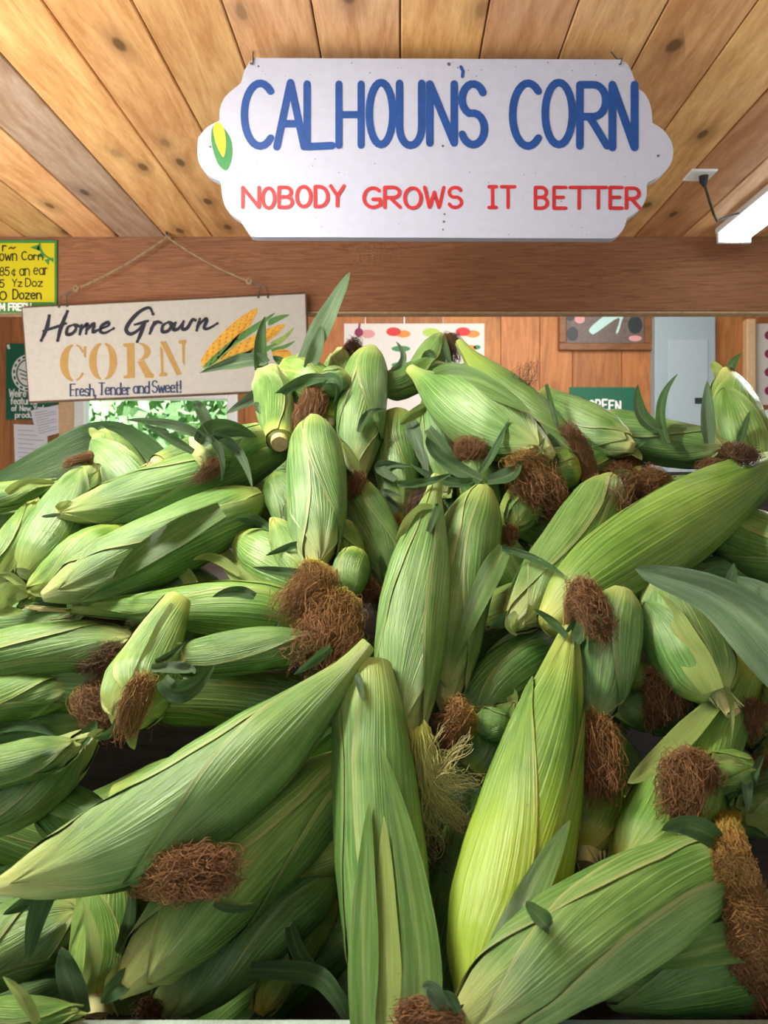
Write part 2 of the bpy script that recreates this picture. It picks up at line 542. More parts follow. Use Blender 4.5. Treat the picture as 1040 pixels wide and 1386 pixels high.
# outdoors beyond the window
M['bush'] = flat('bush_leaves', (0.36, 0.60, 0.26), 0.7, 0.5)
M['ground_out'] = flat('ground_outside', (0.42, 0.52, 0.25), 0.95, 0.3)
g = MB(); g.box(-8, DW + 0.1, -0.02, 8, 20, 0.0); tag(g.build('ground_outside', M['ground_out']), kind='structure')
g = MB(); g.box(-3.2, -2.2, -0.02, 3.2, DW + 0.06, 0.0); tag(g.build('floor', M['concrete']), kind='structure')
for i, (bx, by, bz, br, lab) in enumerate([
        (-2.55, 7.2, 1.15, 0.85, 'sunlit green bush outside the window, the one beside the white frame'),
        (-2.35, 9.0, 1.35, 1.0, 'sunlit green bush outside the window, middle of the bushes'),
        (-1.65, 7.6, 1.15, 0.75, 'sunlit green bush outside the window, nearest the heap of corn')]):
    mb = MB(); rr = random.Random(i)
    for q in range(1500):
        d = Vector((rr.gauss(0, 1), rr.gauss(0, 1), rr.gauss(0, 1))).normalized() * br * rr.uniform(0.55, 1.0)
        c = Vector((bx, by, bz * 1.5)) + Vector((d.x, d.y, d.z * 1.25))
        a = Vector((rr.gauss(0, 1), rr.gauss(0, 1), rr.gauss(0, 1))).normalized() * 0.10
        b_ = a.cross(Vector((rr.gauss(0, 1), rr.gauss(0, 1), 0.3))).normalized() * 0.05
        mb.add([c - a, c + b_, c + a, c - b_], [(0, 1, 2, 3)])
    mb.tube([(bx, by, 0.0), (bx, by, bz * 1.4)], 0.04)
    tag(mb.build('bush', M['bush']), lab, 'bush', 'bushes outside the window')

# fluorescent strip lamp against the ceiling
M['lamp_white'] = flat('lamp_white', (0.8, 0.8, 0.8), 0.4)
M['lamp_glow'] = flat('lamp_glow', (0.92, 1.0, 0.98), 0.5, emit=5.0)
lx0, ly1 = (968 - CX) * 2.035 / F, 2.035
lamp = tag(empty('strip_lamp', (lx0 + 0.06, 1.4, CZ + HC)), 'white fluorescent strip lamp glowing against the plank ceiling', 'lamp')
og = lamp.location
mb = MB(); mb.box(lx0, 0.85, CZ + HC - 0.018, lx0 + 0.10, ly1, CZ + HC - 0.001, bev=0.003); mb.build('housing', M['lamp_white'], lamp, origin=og)
mb = MB()
for tx in (0.028, 0.072):
    mb.tube([(lx0 + tx, 0.88, CZ + HC - 0.030), (lx0 + tx, ly1 - 0.01, CZ + HC - 0.030)], 0.013, 12)
mb.build('tube', M['lamp_glow'], lamp, smooth=True, origin=og)
mb = MB(); mb.box(lx0 + 0.004, ly1 - 0.012, CZ + HC - 0.045, lx0 + 0.096, ly1, CZ + HC - 0.018, bev=0.002); mb.build('end_cap', M['lamp_white'], lamp, origin=og)
# outlet plate with cord
dpl = HC / (CY - 235) * F
plx = (948 - CX) * dpl / F
M['cord'] = flat('black_cord', (0.02, 0.02, 0.022), 0.5)
pl = tag(empty('ceiling_outlet', (plx, dpl, CZ + HC)), 'white outlet plate on the ceiling with a plugged-in black cord', 'outlet')
mb = MB(); mb.box(plx - 0.030, dpl - 0.028, CZ + HC - 0.006, plx + 0.030, dpl + 0.028, CZ + HC, bev=0.002); mb.build('plate', M['lamp_white'], pl, origin=pl.location)
mb = MB(); p0 = Vector((plx + 0.008, dpl, CZ + HC - 0.006))
mb.tube([p0, p0 + Vector((0, 0, -0.012)), p0 + Vector((0.003, 0, -0.024))], [0.011, 0.010, 0.004], 8)
pe = P(971, 299, 1.84)
mb.tube([p0 + Vector((0.003, 0, -0.02)), p0.lerp(pe, 0.4) + Vector((0, 0, -0.012)), p0.lerp(pe, 0.75) + Vector((0, 0, -0.010)), pe, Vector((lx0 + 0.01, 1.9, CZ + HC - 0.01))], 0.0032, 6)
mb.build('cord', M['cord'], pl, origin=pl.location)

# ------------------------------------------------------------------ lettering
def arc(cx, cy, rx, ry, a0, a1, n=14):
    return [(cx + rx * math.cos(math.radians(a0 + (a1 - a0) * i / n)), cy + ry * math.sin(math.radians(a0 + (a1 - a0) * i / n))) for i in range(n + 1)]


GL = {  # unit box, y up
    'A': [[(0, 0), (.5, 1), (1, 0)], [(.2, .36), (.8, .36)]],
    'B': [[(0, 0), (0, 1)], [(0, 1)] + arc(.5, .76, .42, .24, 90, -90) + [(0, .52)], [(0, .52)] + arc(.5, .26, .5, .26, 90, -90) + [(0, 0)]],
    'C': [arc(.55, .5, .55, .5, 48, 312, 20)],
    'D': [[(0, 0), (0, 1)], [(0, 1)] + arc(.3, .5, .7, .5, 90, -90) + [(0, 0)]],
    'E': [[(1, 1), (0, 1), (0, 0), (1, 0)], [(0, .52), (.8, .52)]],
    'F': [[(1, 1), (0, 1), (0, 0)], [(0, .52), (.8, .52)]],
    'G': [arc(.55, .5, .55, .5, 45, 300, 20) + [(1, .12), (1, .42), (.55, .42)]],
    'H': [[(0, 0), (0, 1)], [(1, 0), (1, 1)], [(0, .5), (1, .5)]],
    'I': [[(.5, 0), (.5, 1)], [(0, 1), (1, 1)], [(0, 0), (1, 0)]],
    'L': [[(0, 1), (0, 0), (1, .02)]],
    'M': [[(0, 0), (.08, 1), (.5, .25), (.92, 1), (1, 0)]],
    'N': [[(0, 0), (0, 1), (1, 0), (1, 1)]],
    'O': [arc(.5, .5, .5, .5, 90, 450, 26)],
    'R': [[(0, 0), (0, 1)], [(0, 1)] + arc(.5, .74, .45, .26, 90, -90) + [(0, .48)], [(.35, .48), (1, 0)]],
    'S': [arc(.5, .75, .48, .25, 25, 250, 12) + arc(.5, .26, .5, .26, 80, -160, 14)],
    'T': [[(.5, 0), (.5, 1)], [(0, 1), (1, 1)]],
    'U': [[(0, 1), (0, .35)] + arc(.5, .3, .5, .3, 180, 360, 12) + [(1, .35), (1, 1)]],
    'W': [[(0, 1), (.25, 0), (.5, .75), (.75, 0), (1, 1)]],
    'Y': [[(0, 1), (.5, .5), (1, 1)], [(.5, .5), (.5, 0)]],
    'Z': [[(0, 1), (1, 1), (0, 0), (1, 0)]],
    'V': [[(0, 1), (.5, 0), (1, 1)]],
    'K': [[(0, 0), (0, 1)], [(1, 1), (0, .45)], [(.2, .55), (1, 0)]],
    'P': [[(0, 0), (0, 1)], [(0, 1)] + arc(.5, .74, .45, .26, 90, -90) + [(0, .48)]],
    "'": [[(.7, 1), (.2, 0)]],
    'r': [[(0, .62), (0, 0)], [(0, .38)] + arc(.5, .35, .5, .25, 160, 50, 8)],
    'o': [arc(.5, .31, .5, .31, 90, 450, 18)],
    'w': [[(0, .6), (.25, 0), (.5, .5), (.75, 0), (1, .6)]],
    'n': [[(0, .62), (0, 0)], [(0, .4)] + arc(.5, .36, .5, .26, 170, 0, 8) + [(1, 0)]],
    'e': [[(0, .33), (1, .36)] + arc(.5, .32, .5, .30, 10, 320, 14)],
    'a': [[(1, .6), (1, 0)], arc(.5, .3, .5, .3, 30, 330, 14)],
    'd': [[(1, 1), (1, 0)], arc(.5, .3, .5, .3, 30, 330, 14)],
    's': [arc(.5, .46, .42, .15, 25, 250, 8) + arc(.5, .16, .5, .16, 80, -160, 8)],
    'h': [[(0, 1), (0, 0)], [(0, .4)] + arc(.5, .36, .5, .26, 170, 0, 8) + [(1, 0)]],
    't': [[(.4, .9), (.4, .12), (.8, 0)], [(0, .62), (.9, .62)]],
    'f': [[(.35, 0), (.35, .75), (.6, 1), (.95, .95)], [(0, .6), (.85, .6)]],
    'u': [[(0, .6), (0, .25)] + arc(.5, .22, .5, .22, 180, 360, 8) + [(1, .6)], [(1, .5), (1, 0)]],
    'p': [[(0, .62), (0, -.35)], arc(.5, .3, .5, .3, 150, -150, 14)],
    'c': [arc(.55, .31, .55, .31, 50, 310, 14)],
    'k': [[(0, 1), (0, 0)], [(.9, .6), (0, .25)], [(.25, .35), (1, 0)]],
    'z': [[(0, .6), (1, .6), (0, 0), (1, 0)]],
    'i': [[(.5, .6), (.5, 0)], [(.5, .85), (.5, .95)]],
    ',': [[(.6, .08), (.3, -.22)]],
    '!': [[(.5, 1), (.5, .3)], [(.5, .08), (.5, 0)]],
    '~': [[(0, .25), (.3, .42), (.65, .25), (1, .42)]],
    '0': [arc(.5, .5, .5, .5, 90, 450, 20)],
    '2': [arc(.5, .72, .48, .28, 170, -30, 10) + [(0, 0), (1, 0)]],
    '5': [[(.95, 1), (.15, 1), (.05, .55)] + arc(.45, .32, .5, .32, 110, -150, 12)],
    '8': [arc(.5, .75, .4, .25, -90, 270, 16), arc(.5, .25, .5, .25, 90, 450, 16)],
    '/': [[(.9, 1), (.1, 0)]],
    '.': [[(.5, 0), (.5, .06)]],
}
GL['cent'] = [arc(.55, .35, .5, .3, 50, 310, 14), [(.55, .8), (.55, -.1)]]


STROKE = 0


def ribbon(mb, pts, wid, to3, mi=0, taper=None, cap=True):
    """flat brush stroke along pixel points"""
    global STROKE
    STROKE = (STROKE + 1) % 60
    base3, lf = to3, STROKE * 1.6e-5
    to3 = lambda x, y: base3(x, y) - Vector((0, lf, 0))
    q = [np.array(p, float) for p in pts]
    q = [q[0]] + [b for a, b in zip(q, q[1:]) if np.linalg.norm(b - a) > 1e-6]
    n = len(q)
    if n < 2: return
    for i in range(1, n - 1):                     # a sharp corner starts a fresh stroke
        d0, d1 = q[i] - q[i - 1], q[i + 1] - q[i]
        if np.dot(d0, d1) < 0.45 * np.linalg.norm(d0) * np.linalg.norm(d1):
            ribbon(mb, q[:i + 1], wid, base3, mi, taper, cap)
            ribbon(mb, q[i:], wid, base3, mi, taper, cap)
            return
    vs, fs = [], []
    for i in range(n):
        d0 = q[i] - q[i - 1] if i else q[1] - q[0]
        d1 = q[i + 1] - q[i] if i < n - 1 else d0
        d0 = d0 / np.linalg.norm(d0); d1 = d1 / np.linalg.norm(d1)
        t = d0 + d1
        if np.linalg.norm(t) < 0.3: t = d1
        t = t / np.linalg.norm(t)
        nn = np.array([-t[1], t[0]])
        k = min(1.9, 1.0 / max(0.4, abs(np.dot(nn, np.array([-d1[1], d1[0]])))))
        w = wid / 2 * k * (taper(i / (n - 1)) if taper else 1)
        vs += [to3(*(q[i] + nn * w)), to3(*(q[i] - nn * w))]
    for i in range(n - 1):
        fs.append((2 * i, 2 * i + 1, 2 * i + 3, 2 * i + 2))
    mb.add(vs, fs, mi=mi)
    if cap:
        for ci, c in enumerate((q[0], q[-1])):
            lf += 4e-6
            k = [to3(c[0] + wid * .49 * math.cos(a * math.pi / 5), c[1] + wid * .49 * math.sin(a * math.pi / 5)) for a in range(10)]
            mb.add(k, [tuple(range(10))], mi=mi)


def write(mb, ch, x0, y0, x1, y1, wid, to3, mi=0, slant=0.0, rnd=None):
    """one glyph in the pixel box x0..x1, y0 (top) .. y1 (base line)"""
    for s in GL[ch]:
        pts = []
        for u, v in s:
            px = x0 + (x1 - x0) * u + slant * (y1 - y0) * v
            py = y1 - (y1 - y0) * v
            pts.append((px, py))
        ribbon(mb, pts, wid, to3, mi)


def write_line(mb, text, x0, x1, y0, y1, wid, to3, narrow={}, gap=0.28, slant=0.0, y_end=0.0):
    """text spread evenly between x0 and x1; y_end = rise of the base line at its end"""
    wd = {"I": .5, "i": .3, "'": .25, ',': .3, '!': .25, '.': .2, ' ': .55, 'r': .6, 't': .6, 'f': .6, 'w': 1.25, 'm': 1.4, 'M': 1.35, 'W': 1.4}
    wd.update(narrow)
    tot = sum(wd.get(c, 1.0 if c.isupper() or c.isdigit() else .85) + gap for c in text) - gap
    k = (x1 - x0) / tot
    x = x0
    for c in text:
        w = wd.get(c, 1.0 if c.isupper() or c.isdigit() else .85)
        f = (x - x0) / (x1 - x0)
        if c != ' ':
            if c == 'm':
                write(mb, 'n', x, y0 + y_end * f, x + w * k * .5, y1 + y_end * f, wid, to3, slant=slant)
                write(mb, 'n', x + w * k * .5, y0 + y_end * f, x + w * k, y1 + y_end * f, wid, to3, slant=slant)
            else:
                write(mb, c, x, y0 + y_end * f, x + w * k, y1 + y_end * f, wid, to3, slant=slant)
        x += (w + gap) * k


def poly(mb, pts, to3, mi=0):
    mb.add([to3(*p) for p in pts], [tuple(range(len(pts)))], mi=mi)


def smooth(pts, n=6, closed=False):
    """Catmull-Rom through pixel points"""
    p = [np.array(q, float) for q in pts]
    out = []
    m = len(p)
    for i in range(m if closed else m - 1):
        a = p[(i - 1) % m] if closed or i > 0 else p[0]
        b, c = p[i], p[(i + 1) % m]
        d = p[(i + 2) % m] if closed or i + 2 < m else p[-1]
        for k in range(n):
            t = k / n
            out.append(tuple(0.5 * (2 * b + (c - a) * t + (2 * a - 5 * b + 4 * c - d) * t * t + (3 * b - a - 3 * c + d) * t ** 3)))
    if not closed: out.append(tuple(p[-1]))
    return out


# ------------------------------------------------------------------ large white hand-painted sign
DS = 1.20
M['sign_white'] = flat('sign_white', (0.405, 0.43, 0.545), 0.45, 0.06)
M['blue_paint'] = flat('blue_paint', (0.012, 0.065, 0.27), 0.5, 0.25)
M['red_paint'] = flat('red_paint', (0.46, 0.025, 0.03), 0.5, 0.3)
M['yellow_paint'] = flat('yellow_paint', (0.78, 0.55, 0.03), 0.5, 0.15)
M['green_paint'] = flat('green_paint', (0.035, 0.22, 0.06), 0.5, 0.2)
M['chip'] = flat('chipped_spot', (0.10, 0.09, 0.09), 0.8)
M['steel'] = flat('steel_wire', (0.10, 0.095, 0.09), 0.5, metal=0.4)
outline = [(345, 78), (592, 79), (833, 80)] + smooth([(840, 80), (850, 86), (857, 100), (862, 118)], 4) + \
    smooth([(862, 118), (874, 127), (882, 145), (884, 166)], 4) + smooth([(884, 166), (898, 175), (909, 190), (912, 207), (907, 224), (893, 239), (878, 247)], 4) + \
    smooth([(876, 250), (875, 268), (866, 284), (849, 296)], 4) + smooth([(849, 298), (845, 309), (838, 318), (830, 323)], 4) + \
    [(600, 322), (348, 321)] + smooth([(340, 320), (334, 312), (327, 301)], 3) + smooth([(326, 299), (311, 288), (302, 272), (299, 249)], 4) + \
    smooth([(297, 245), (282, 237), (270, 222), (267, 205), (268, 187)], 4) + smooth([(268, 186), (280, 172), (296, 163)], 4) + \
    smooth([(297, 160), (298, 145), (306, 129), (326, 112)], 4) + smooth([(327, 108), (331, 95), (337, 84)], 3)
seen = []
for q in outline:
    if not seen or (abs(q[0] - seen[-1][0]) + abs(q[1] - seen[-1][1])) > 0.6: seen.append(q)
sign = tag(empty('hanging_sign', P(590, 78, DS)), 'large white scalloped sign with hand-painted blue and red lettering, hung over the corn', 'sign')
so = sign.location
mb = MB()
mb.prism([(P(x, y, DS).x, P(x, y, DS).z) for x, y in seen], DS, DS + 0.018)
bd = mb.build('sign_board', M['sign_white'], sign, origin=so)
bv = bd.modifiers.new('bevel', 'BEVEL'); bv.width = 0.0018; bv.segments = 2; bv.limit_method = 'ANGLE'
front = lambda x, y: P(x, y, DS) + Vector((0, -0.0006, 0))


def back_proj(x, y):      # keep the lettering exactly on the board's front plane
    p = P(x, y, DS); p.y = DS - 0.0006
    return p


mb = MB(); words = [mb]
for ch, x0, x1, y0, y1, wv in [('C', 331, 370, 113, 198, 9), ('A', 375, 412, 112, 199, 9), ('L', 416, 450, 114, 199, 9), ('H', 459, 489, 114, 197, 8.5),
                           ('O', 500, 532, 112, 196, 9), ('U', 541, 571, 113, 197, 9), ('N', 582, 615, 114, 194, 9),
                           ('S', 625, 656, 114, 196, 9), ('C', 694, 732, 113, 198, 9), ('O', 738, 775, 112, 196, 9),
                           ('R', 785, 822, 115, 198, 9), ('N', 829, 859, 115, 200, 9.5)]:
    if x0 == 694: words.append(MB())
    write(words[-1], ch, x0, y0, x1, y1, wv + 1.4, back_proj)
ribbon(mb, [(624, 91), (627, 97), (626, 104)], 4.5, back_proj)
for w_ in words: tag(w_.build('blue_lettering', M['blue_paint'], sign, origin=so), 'blue hand-painted capitals')
words = [MB()]
for ch, x0, x1, y0, y1 in [('N', 329, 351, 254, 281), ('O', 356, 372, 255, 282), ('B', 378, 396, 254, 281), ('O', 402, 421, 253, 280), ('D', 427, 444, 253, 280),
                           ('Y', 448, 466, 252, 279), ('G', 493, 515, 255, 281), ('R', 521, 542, 254, 281), ('O', 548, 570, 255, 282), ('W', 575, 601, 254, 281), ('S', 608, 625, 254, 281),
                           ('I', 662, 672, 253, 281), ('T', 679, 697, 253, 281), ('B', 725, 741, 254, 282), ('E', 750, 766, 254, 282), ('T', 772, 796, 254, 282),
                           ('T', 799, 821, 254, 282), ('E', 826, 842, 254, 282), ('R', 848, 866, 255, 282)]:
    if x0 in (493, 662, 725): words.append(MB())
    write(words[-1], ch, x0, y0, x1, y1, 4.9, back_proj)
for w_ in words: tag(w_.build('red_lettering', M['red_paint'], sign, origin=so), 'red hand-painted capitals')
mb = MB()
poly(mb, smooth([(288, 172), (296, 168), (306, 177), (313, 190), (315, 206), (312, 222), (306, 231), (296, 223), (289, 205), (286, 188)], 4, True), back_proj, 0)
f2 = lambda x, y: back_proj(x, y) + Vector((0, -0.0006, 0))
poly(mb, smooth([(289, 174), (294, 166), (301, 170), (305, 182), (306, 198), (303, 213), (298, 206), (292, 192)], 4, True), f2, 1)
tag(mb.build('painted_ear', [M['green_paint'], M['yellow_paint']], sign, origin=so), 'small painted yellow and green ear of corn')
mb = MB(); rr = random.Random(3)
for cx, cy, r_ in [(285, 199, 2), (891, 211, 2.4), (600, 198, 2), (608, 87, 3.2), (760, 333 - 60, 1), (602, 290, 1.6), (601, 300, 2), (600, 311, 1.5), (340, 86, 2), (350, 90, 1.5), (620, 92, 1.3)] + \
        [(rr.uniform(300, 870), rr.choice((rr.uniform(84, 105), rr.uniform(205, 250), rr.uniform(290, 318))), rr.uniform(0.5, 1.1)) for _ in range(45)]:
    poly(mb, [(cx + r_ * math.cos(a) * rr.uniform(.6, 1.2), cy + r_ * math.sin(a) * rr.uniform(.5, 1.1)) for a in np.linspace(0, 2 * math.pi, 8)[:-1]], back_proj)
tag(mb.build('chipped_spot', M['chip'], sign, origin=so), 'dark nail holes and chips')
for hx in (341, 838):
    mb = MB()
    p = P(hx, 86, DS)
    mb.tube([p + Vector((0, 0.004, 0)), p + Vector((0.002, -0.004, -0.003)), p + Vector((0.004, -0.004, 0.006)), Vector((p.x, DS + 0.009, p.z + 0.012)), Vector((p.x - 0.004, DS + 0.03, CZ + HC))], 0.0012, 6)
    tag(mb.build('hook', M['steel'], sign, origin=so), 'bent wire hook')

# ------------------------------------------------------------------ sign hung by twine on the beam
DH = 2.075
M['board_grey'] = flat('board_grey', (0.50, 0.49, 0.45), 0.7, 0.10)
M['board_edge'] = flat('board_edge', (0.16, 0.10, 0.07), 0.8, 0.3)
M['ink'] = flat('ink_dark', (0.025, 0.027, 0.045), 0.7, 0.3)
M['ink_blue'] = flat('ink_blue', (0.04, 0.055, 0.13), 0.7, 0.2)
M['ochre'] = flat('ochre', (0.44, 0.27, 0.085), 0.7, 0.12)
M['twine'] = flat('twine', (0.40, 0.28, 0.16), 0.9, 0.4)
M['kernel_yellow'] = flat('kernel_yellow', (0.72, 0.40, 0.04), 0.6, 0.25)
M['kernel_orange'] = flat('kernel_orange', (0.58, 0.20, 0.03), 0.6, 0.2)
M['print_green'] = flat('print_green', (0.10, 0.26, 0.06), 0.6, 0.3)
M['print_light'] = flat('print_light_green', (0.27, 0.42, 0.10), 0.6, 0.3)
C4 = [(30.5, 417), (413, 398), (416.5, 526), (40, 543)]        # the board's corners in the photograph
home = tag(empty('hanging_sign', P(227, 318, DH)), 'grey weathered sign reading HOME GROWN CORN, hung by twine from a beam nail', 'sign')
ho = home.location
mb = MB()
mb.prism([(P(x, y, DH).x, P(x, y, DH).z) for x, y in C4], DH, DH + 0.014)
bd = mb.build('sign_board', M['board_grey'], home, origin=ho)
mb = MB()
for a, b_ in zip(C4, C4[1:] + C4[:1]):
    mb.tube([P(*a, DH) + Vector((0, 0.006, 0)), P(*b_, DH) + Vector((0, 0.006, 0))], 0.0062, 6)
mb.build('board_rim', M['board_edge'], home, origin=ho)


def hp(x, y, lift=0.0007):
    p = P(x, y, DH); p.y = DH - lift
    return p


def z2(x, y):                   # points read from the enlarged crop
    return (x * 0.4231, 300 + y * 0.4231)


def script(mb, pts, wid=4.2):
    ribbon(mb, smooth([z2(*p) for p in pts], 6), wid, hp, taper=lambda t: 0.6 + 0.55 * math.sin(math.pi * min(1, max(0, t))) )


mb = MB()
script(mb, [(158, 302), (150, 340), (133, 380)], 5); script(mb, [(216, 288), (197, 335), (185, 380)], 5); script(mb, [(140, 350), (178, 338), (212, 326)], 3.6)
script(mb, [(238, 330), (218, 338), (214, 360), (232, 358), (244, 342), (238, 330), (256, 336)])
script(mb, [(262, 332), (256, 360)]); script(mb, [(258, 348), (278, 328), (280, 336), (276, 358)]); script(mb, [(277, 348), (300, 326), (301, 336), (297, 354), (312, 348)])
script(mb, [(318, 346), (348, 332), (345, 322), (326, 334), (322, 352), (338, 356), (364, 342)])
script(mb, [(490, 296), (478, 276), (448, 288), (418, 318), (404, 346), (418, 360), (444, 346), (462, 322)], 4.8); script(mb, [(432, 330), (474, 318)], 3.6); script(mb, [(466, 320), (452, 356), (440, 384)], 4.6)
script(mb, [(494, 322), (480, 358)]); script(mb, [(484, 342), (502, 322), (516, 324)])
script(mb, [(540, 322), (522, 332), (520, 352), (538, 350), (548, 334), (540, 322), (556, 328)])
script(mb, [(562, 324), (556, 346), (572, 342), (588, 320)]); script(mb, [(588, 320), (584, 344), (600, 340), (616, 314), (626, 316)])
script(mb, [(640, 312), (630, 348)]); script(mb, [(632, 336), (656, 312), (662, 316), (654, 340), (668, 342), (696, 326)])
tag(mb.build('script_lettering', M['ink'], home, origin=ho), 'dark brush-script words')
mb = MB()


def crescent(cx, cy, rx, ry, th, a0, a1, tilt=0):
    n = 16; o_, i_ = [], []
    for k in range(n + 1):
        a = math.radians(a0 + (a1 - a0) * k / n)
        o_.append((cx + rx * math.cos(a), cy - ry * math.sin(a)))
        i_.append((cx + (rx - th) * math.cos(a), cy - (ry - 5) * math.sin(a)))
    for k in range(n):
        poly(mb, [z2(*o_[k]), z2(*o_[k + 1]), z2(*i_[k + 1]), z2(*i_[k])], hp)


crescent(238, 452, 46, 60, 26, 97, 263); crescent(240, 451, 36, 59, 9, 82, 35); crescent(240, 451, 36, 59, 9, -35, -82)
poly(mb, [z2(*p) for p in [(268, 400), (277, 398), (276, 438), (268, 430)]], hp)
crescent(328, 447, 43, 60, 24, 98, 262); crescent(332, 447, 43, 60, 24, 82, -82)
poly(mb, [z2(*p) for p in [(395, 390), (430, 388), (432, 500), (396, 502), (396, 494), (408, 490), (406, 402), (395, 398)]], hp)
crescent(444, 416, 38, 29, 20, 88, -88)
poly(mb, [z2(*p) for p in [(440, 448), (462, 444), (482, 480), (494, 490), (492, 500), (466, 500)]], hp)
poly(mb, [z2(*p) for p in [(512, 384), (532, 382), (582, 488), (566, 492)]], hp)
poly(mb, [z2(*p) for p in [(512, 396), (522, 410), (524, 480), (536, 484), (536, 494), (510, 496), (510, 487), (516, 482)]], hp)
poly(mb, [z2(*p) for p in [(572, 380), (597, 378), (597, 388), (592, 392), (592, 462), (584, 450), (583, 392), (572, 390)]], hp)
tag(mb.build('stencil_lettering', M['ochre'], home, origin=ho), 'ochre stencilled capitals')
mb = MB()
for txt, a, b_ in (('Fresh,', 226, 308), ('Tender', 318, 418), ('and', 428, 478), ('Sweet!', 488, 580)):
    xa, ya = z2(a, 0)[0], z2(0, 558 - (a - 226) * 0.042)[1]
    xb = z2(b_, 0)[0]
    for off in (-0.45, 0.45):
        write_line(mb, txt, xa + off, xb + off, ya - 16, ya, 1.5, hp, gap=0.22)
    # slab serifs along the base line
    for k in range(int((xb - xa) / 7)):
        sx_ = xa + 3 + k * 7.2
        poly(mb, [(sx_ - 2, ya), (sx_ + 2, ya), (sx_ + 2, ya - 1), (sx_ - 2, ya - 1)], hp)
tag(mb.build('slogan_lettering', M['ink_blue'], home, origin=ho), 'navy serif slogan')


def z3(x, y):
    return (260 + x * 0.1635, 400 + y * 0.1634)


mb = MB()
h3 = lambda x, y: hp(x, y, 0.0010)
h4 = lambda x, y: hp(x, y, 0.0013)


def cob(ax, ay, bx, by, w, rows):
    a, b_ = np.array([ax, ay], float), np.array([bx, by], float)
    t = b_ - a; L = np.linalg.norm(t); t /= L; n_ = np.array([-t[1], t[0]])
    prof = [(0, .45), (.08, .75), (.3, 1), (.6, .92), (.85, .6), (1, .12)]
    f = lambda s: np.interp(s, [p[0] for p in prof], [p[1] for p in prof])
    up = [a + t * L * s + n_ * w / 2 * f(s) for s in np.linspace(0, 1, 12)]
    dn = [a + t * L * s - n_ * w / 2 * f(s) for s in np.linspace(1, 0, 12)]
    poly(mb, [z3(*p) for p in up + dn], h3, 0)
    for r_ in range(rows):
        v = (r_ + .5) / rows * 2 - 1
        for k in range(22):
            s = 0.04 + k * 0.042
            c = a + t * L * s + n_ * w / 2 * f(s) * v
            q = L * 0.015; ww = w / rows * 0.30 * f(s)
            if (k + r_) % 3: continue
            poly(mb, [z3(*(c - t * q - n_ * ww)), z3(*(c + t * q - n_ * ww)), z3(*(c + t * q + n_ * ww)), z3(*(c - t * q + n_ * ww))], h4, 1)
    poly(mb, [z3(*p) for p in [a + n_ * w * .32 + t * L * .08, a + n_ * w * .2 + t * L * .55, a + n_ * w * .1 + t * L * .9, a + n_ * w * .3 + t * L * .6, a + n_ * w * .46 + t * L * .3]], h4, 1)


poly(mb, [z3(*p) for p in smooth([(640, 200), (720, 165), (808, 160), (740, 200), (640, 250)], 4, True)], hp, 2)
poly(mb, [z3(*p) for p in smooth([(650, 390), (760, 330), (845, 265), (800, 340), (700, 420)], 4, True)], hp, 3)
poly(mb, [z3(*p) for p in smooth([(660, 440), (760, 410), (855, 375), (790, 430), (680, 470)], 4, True)], hp, 2)
cob(820, 490, 660, 480, 80, 4)
cob(190, 590, 770, 240, 130, 6)
poly(mb, [z3(*p) for p in smooth([(180, 590), (330, 500), (580, 430), (700, 400), (600, 480), (400, 570)], 4, True)], h4, 2)
poly(mb, [z3(*p) for p in smooth([(200, 600), (400, 560), (620, 500), (560, 560), (350, 610)], 4, True)], h4, 3)
cob(95, 580, 540, 110, 150, 7)
poly(mb, [z3(*p) for p in smooth([(90, 600), (180, 500), (380, 330), (600, 190), (690, 145), (560, 270), (380, 400), (180, 570)], 4, True)], h4, 2)
poly(mb, [z3(*p) for p in smooth([(80, 580), (150, 610), (300, 460), (480, 330), (320, 430), (160, 580)], 4, True)], lambda x, y: hp(x, y, 0.0016), 3)
tag(mb.build('corn_picture', [M['kernel_yellow'], M['kernel_orange'], M['print_green'], M['print_light']], home, origin=ho), 'printed picture of husked yellow cobs')
mb = MB()
for hx, hy in ((80, 415), (91, 414), (350, 402), (363, 402)):
    mb.tube([hp(hx, hy, 0.002), hp(hx, hy, -0.002)], 0.004, 8)
mb.build('rivet', M['steel'], home, origin=ho)
tw = MB()
nail = P(227, 321, DH)
ka, kb = P(104, 391, DH), P(338, 381, DH)
for kn in (ka, kb):
    pts = [nail.lerp(kn, t) + Vector((0, 0, -0.010 * math.sin(math.pi * t))) for t in np.linspace(0, 1, 9)]
    tw.tube(pts, 0.0032, 6)
    for i in range(34):                                 # twist of the twine
        t = i / 34
        c = nail.lerp(kn, t) + Vector((0, 0, -0.010 * math.sin(math.pi * t)))
        tw.tube([c + Vector((-.002, -.003, .002)), c + Vector((.002, -.003, -.002))], 0.0013, 4)
    for a in range(5):
        q = a * 1.3
        tw.tube([kn + Vector((.008 * math.cos(q), -.003, .008 * math.sin(q))), kn + Vector((-.008 * math.sin(q), -.004, .008 * math.cos(q)))], 0.004, 6)
tw.tube([nail + Vector((-.008, 0, -.004)), nail + Vector((0, -.004, .004)), nail + Vector((.008, 0, -.004))], 0.0035, 6)
tw.build('twine', M['twine'], home, origin=ho)
mb = MB()
for kn, hs in ((ka, ((80, 415), (91, 414))), (kb, ((350, 402), (363, 402)))):
    for hx, hy in hs:
        m_ = kn.lerp(hp(hx, hy, 0.003), 0.6) + Vector((-0.012 if kn is ka else 0.016, 0, 0.012))
        mb.tube([kn, m_, hp(hx, hy, 0.003)], 0.0014, 5)
mb.build('wire_loop', M['steel'], home, origin=ho)
nl = MB(); nl.tube([nail + Vector((0, 0.04, 0.003)), nail + Vector((0, -0.012, 0.008)), nail + Vector((0, -0.013, 0.018))], 0.002, 6)
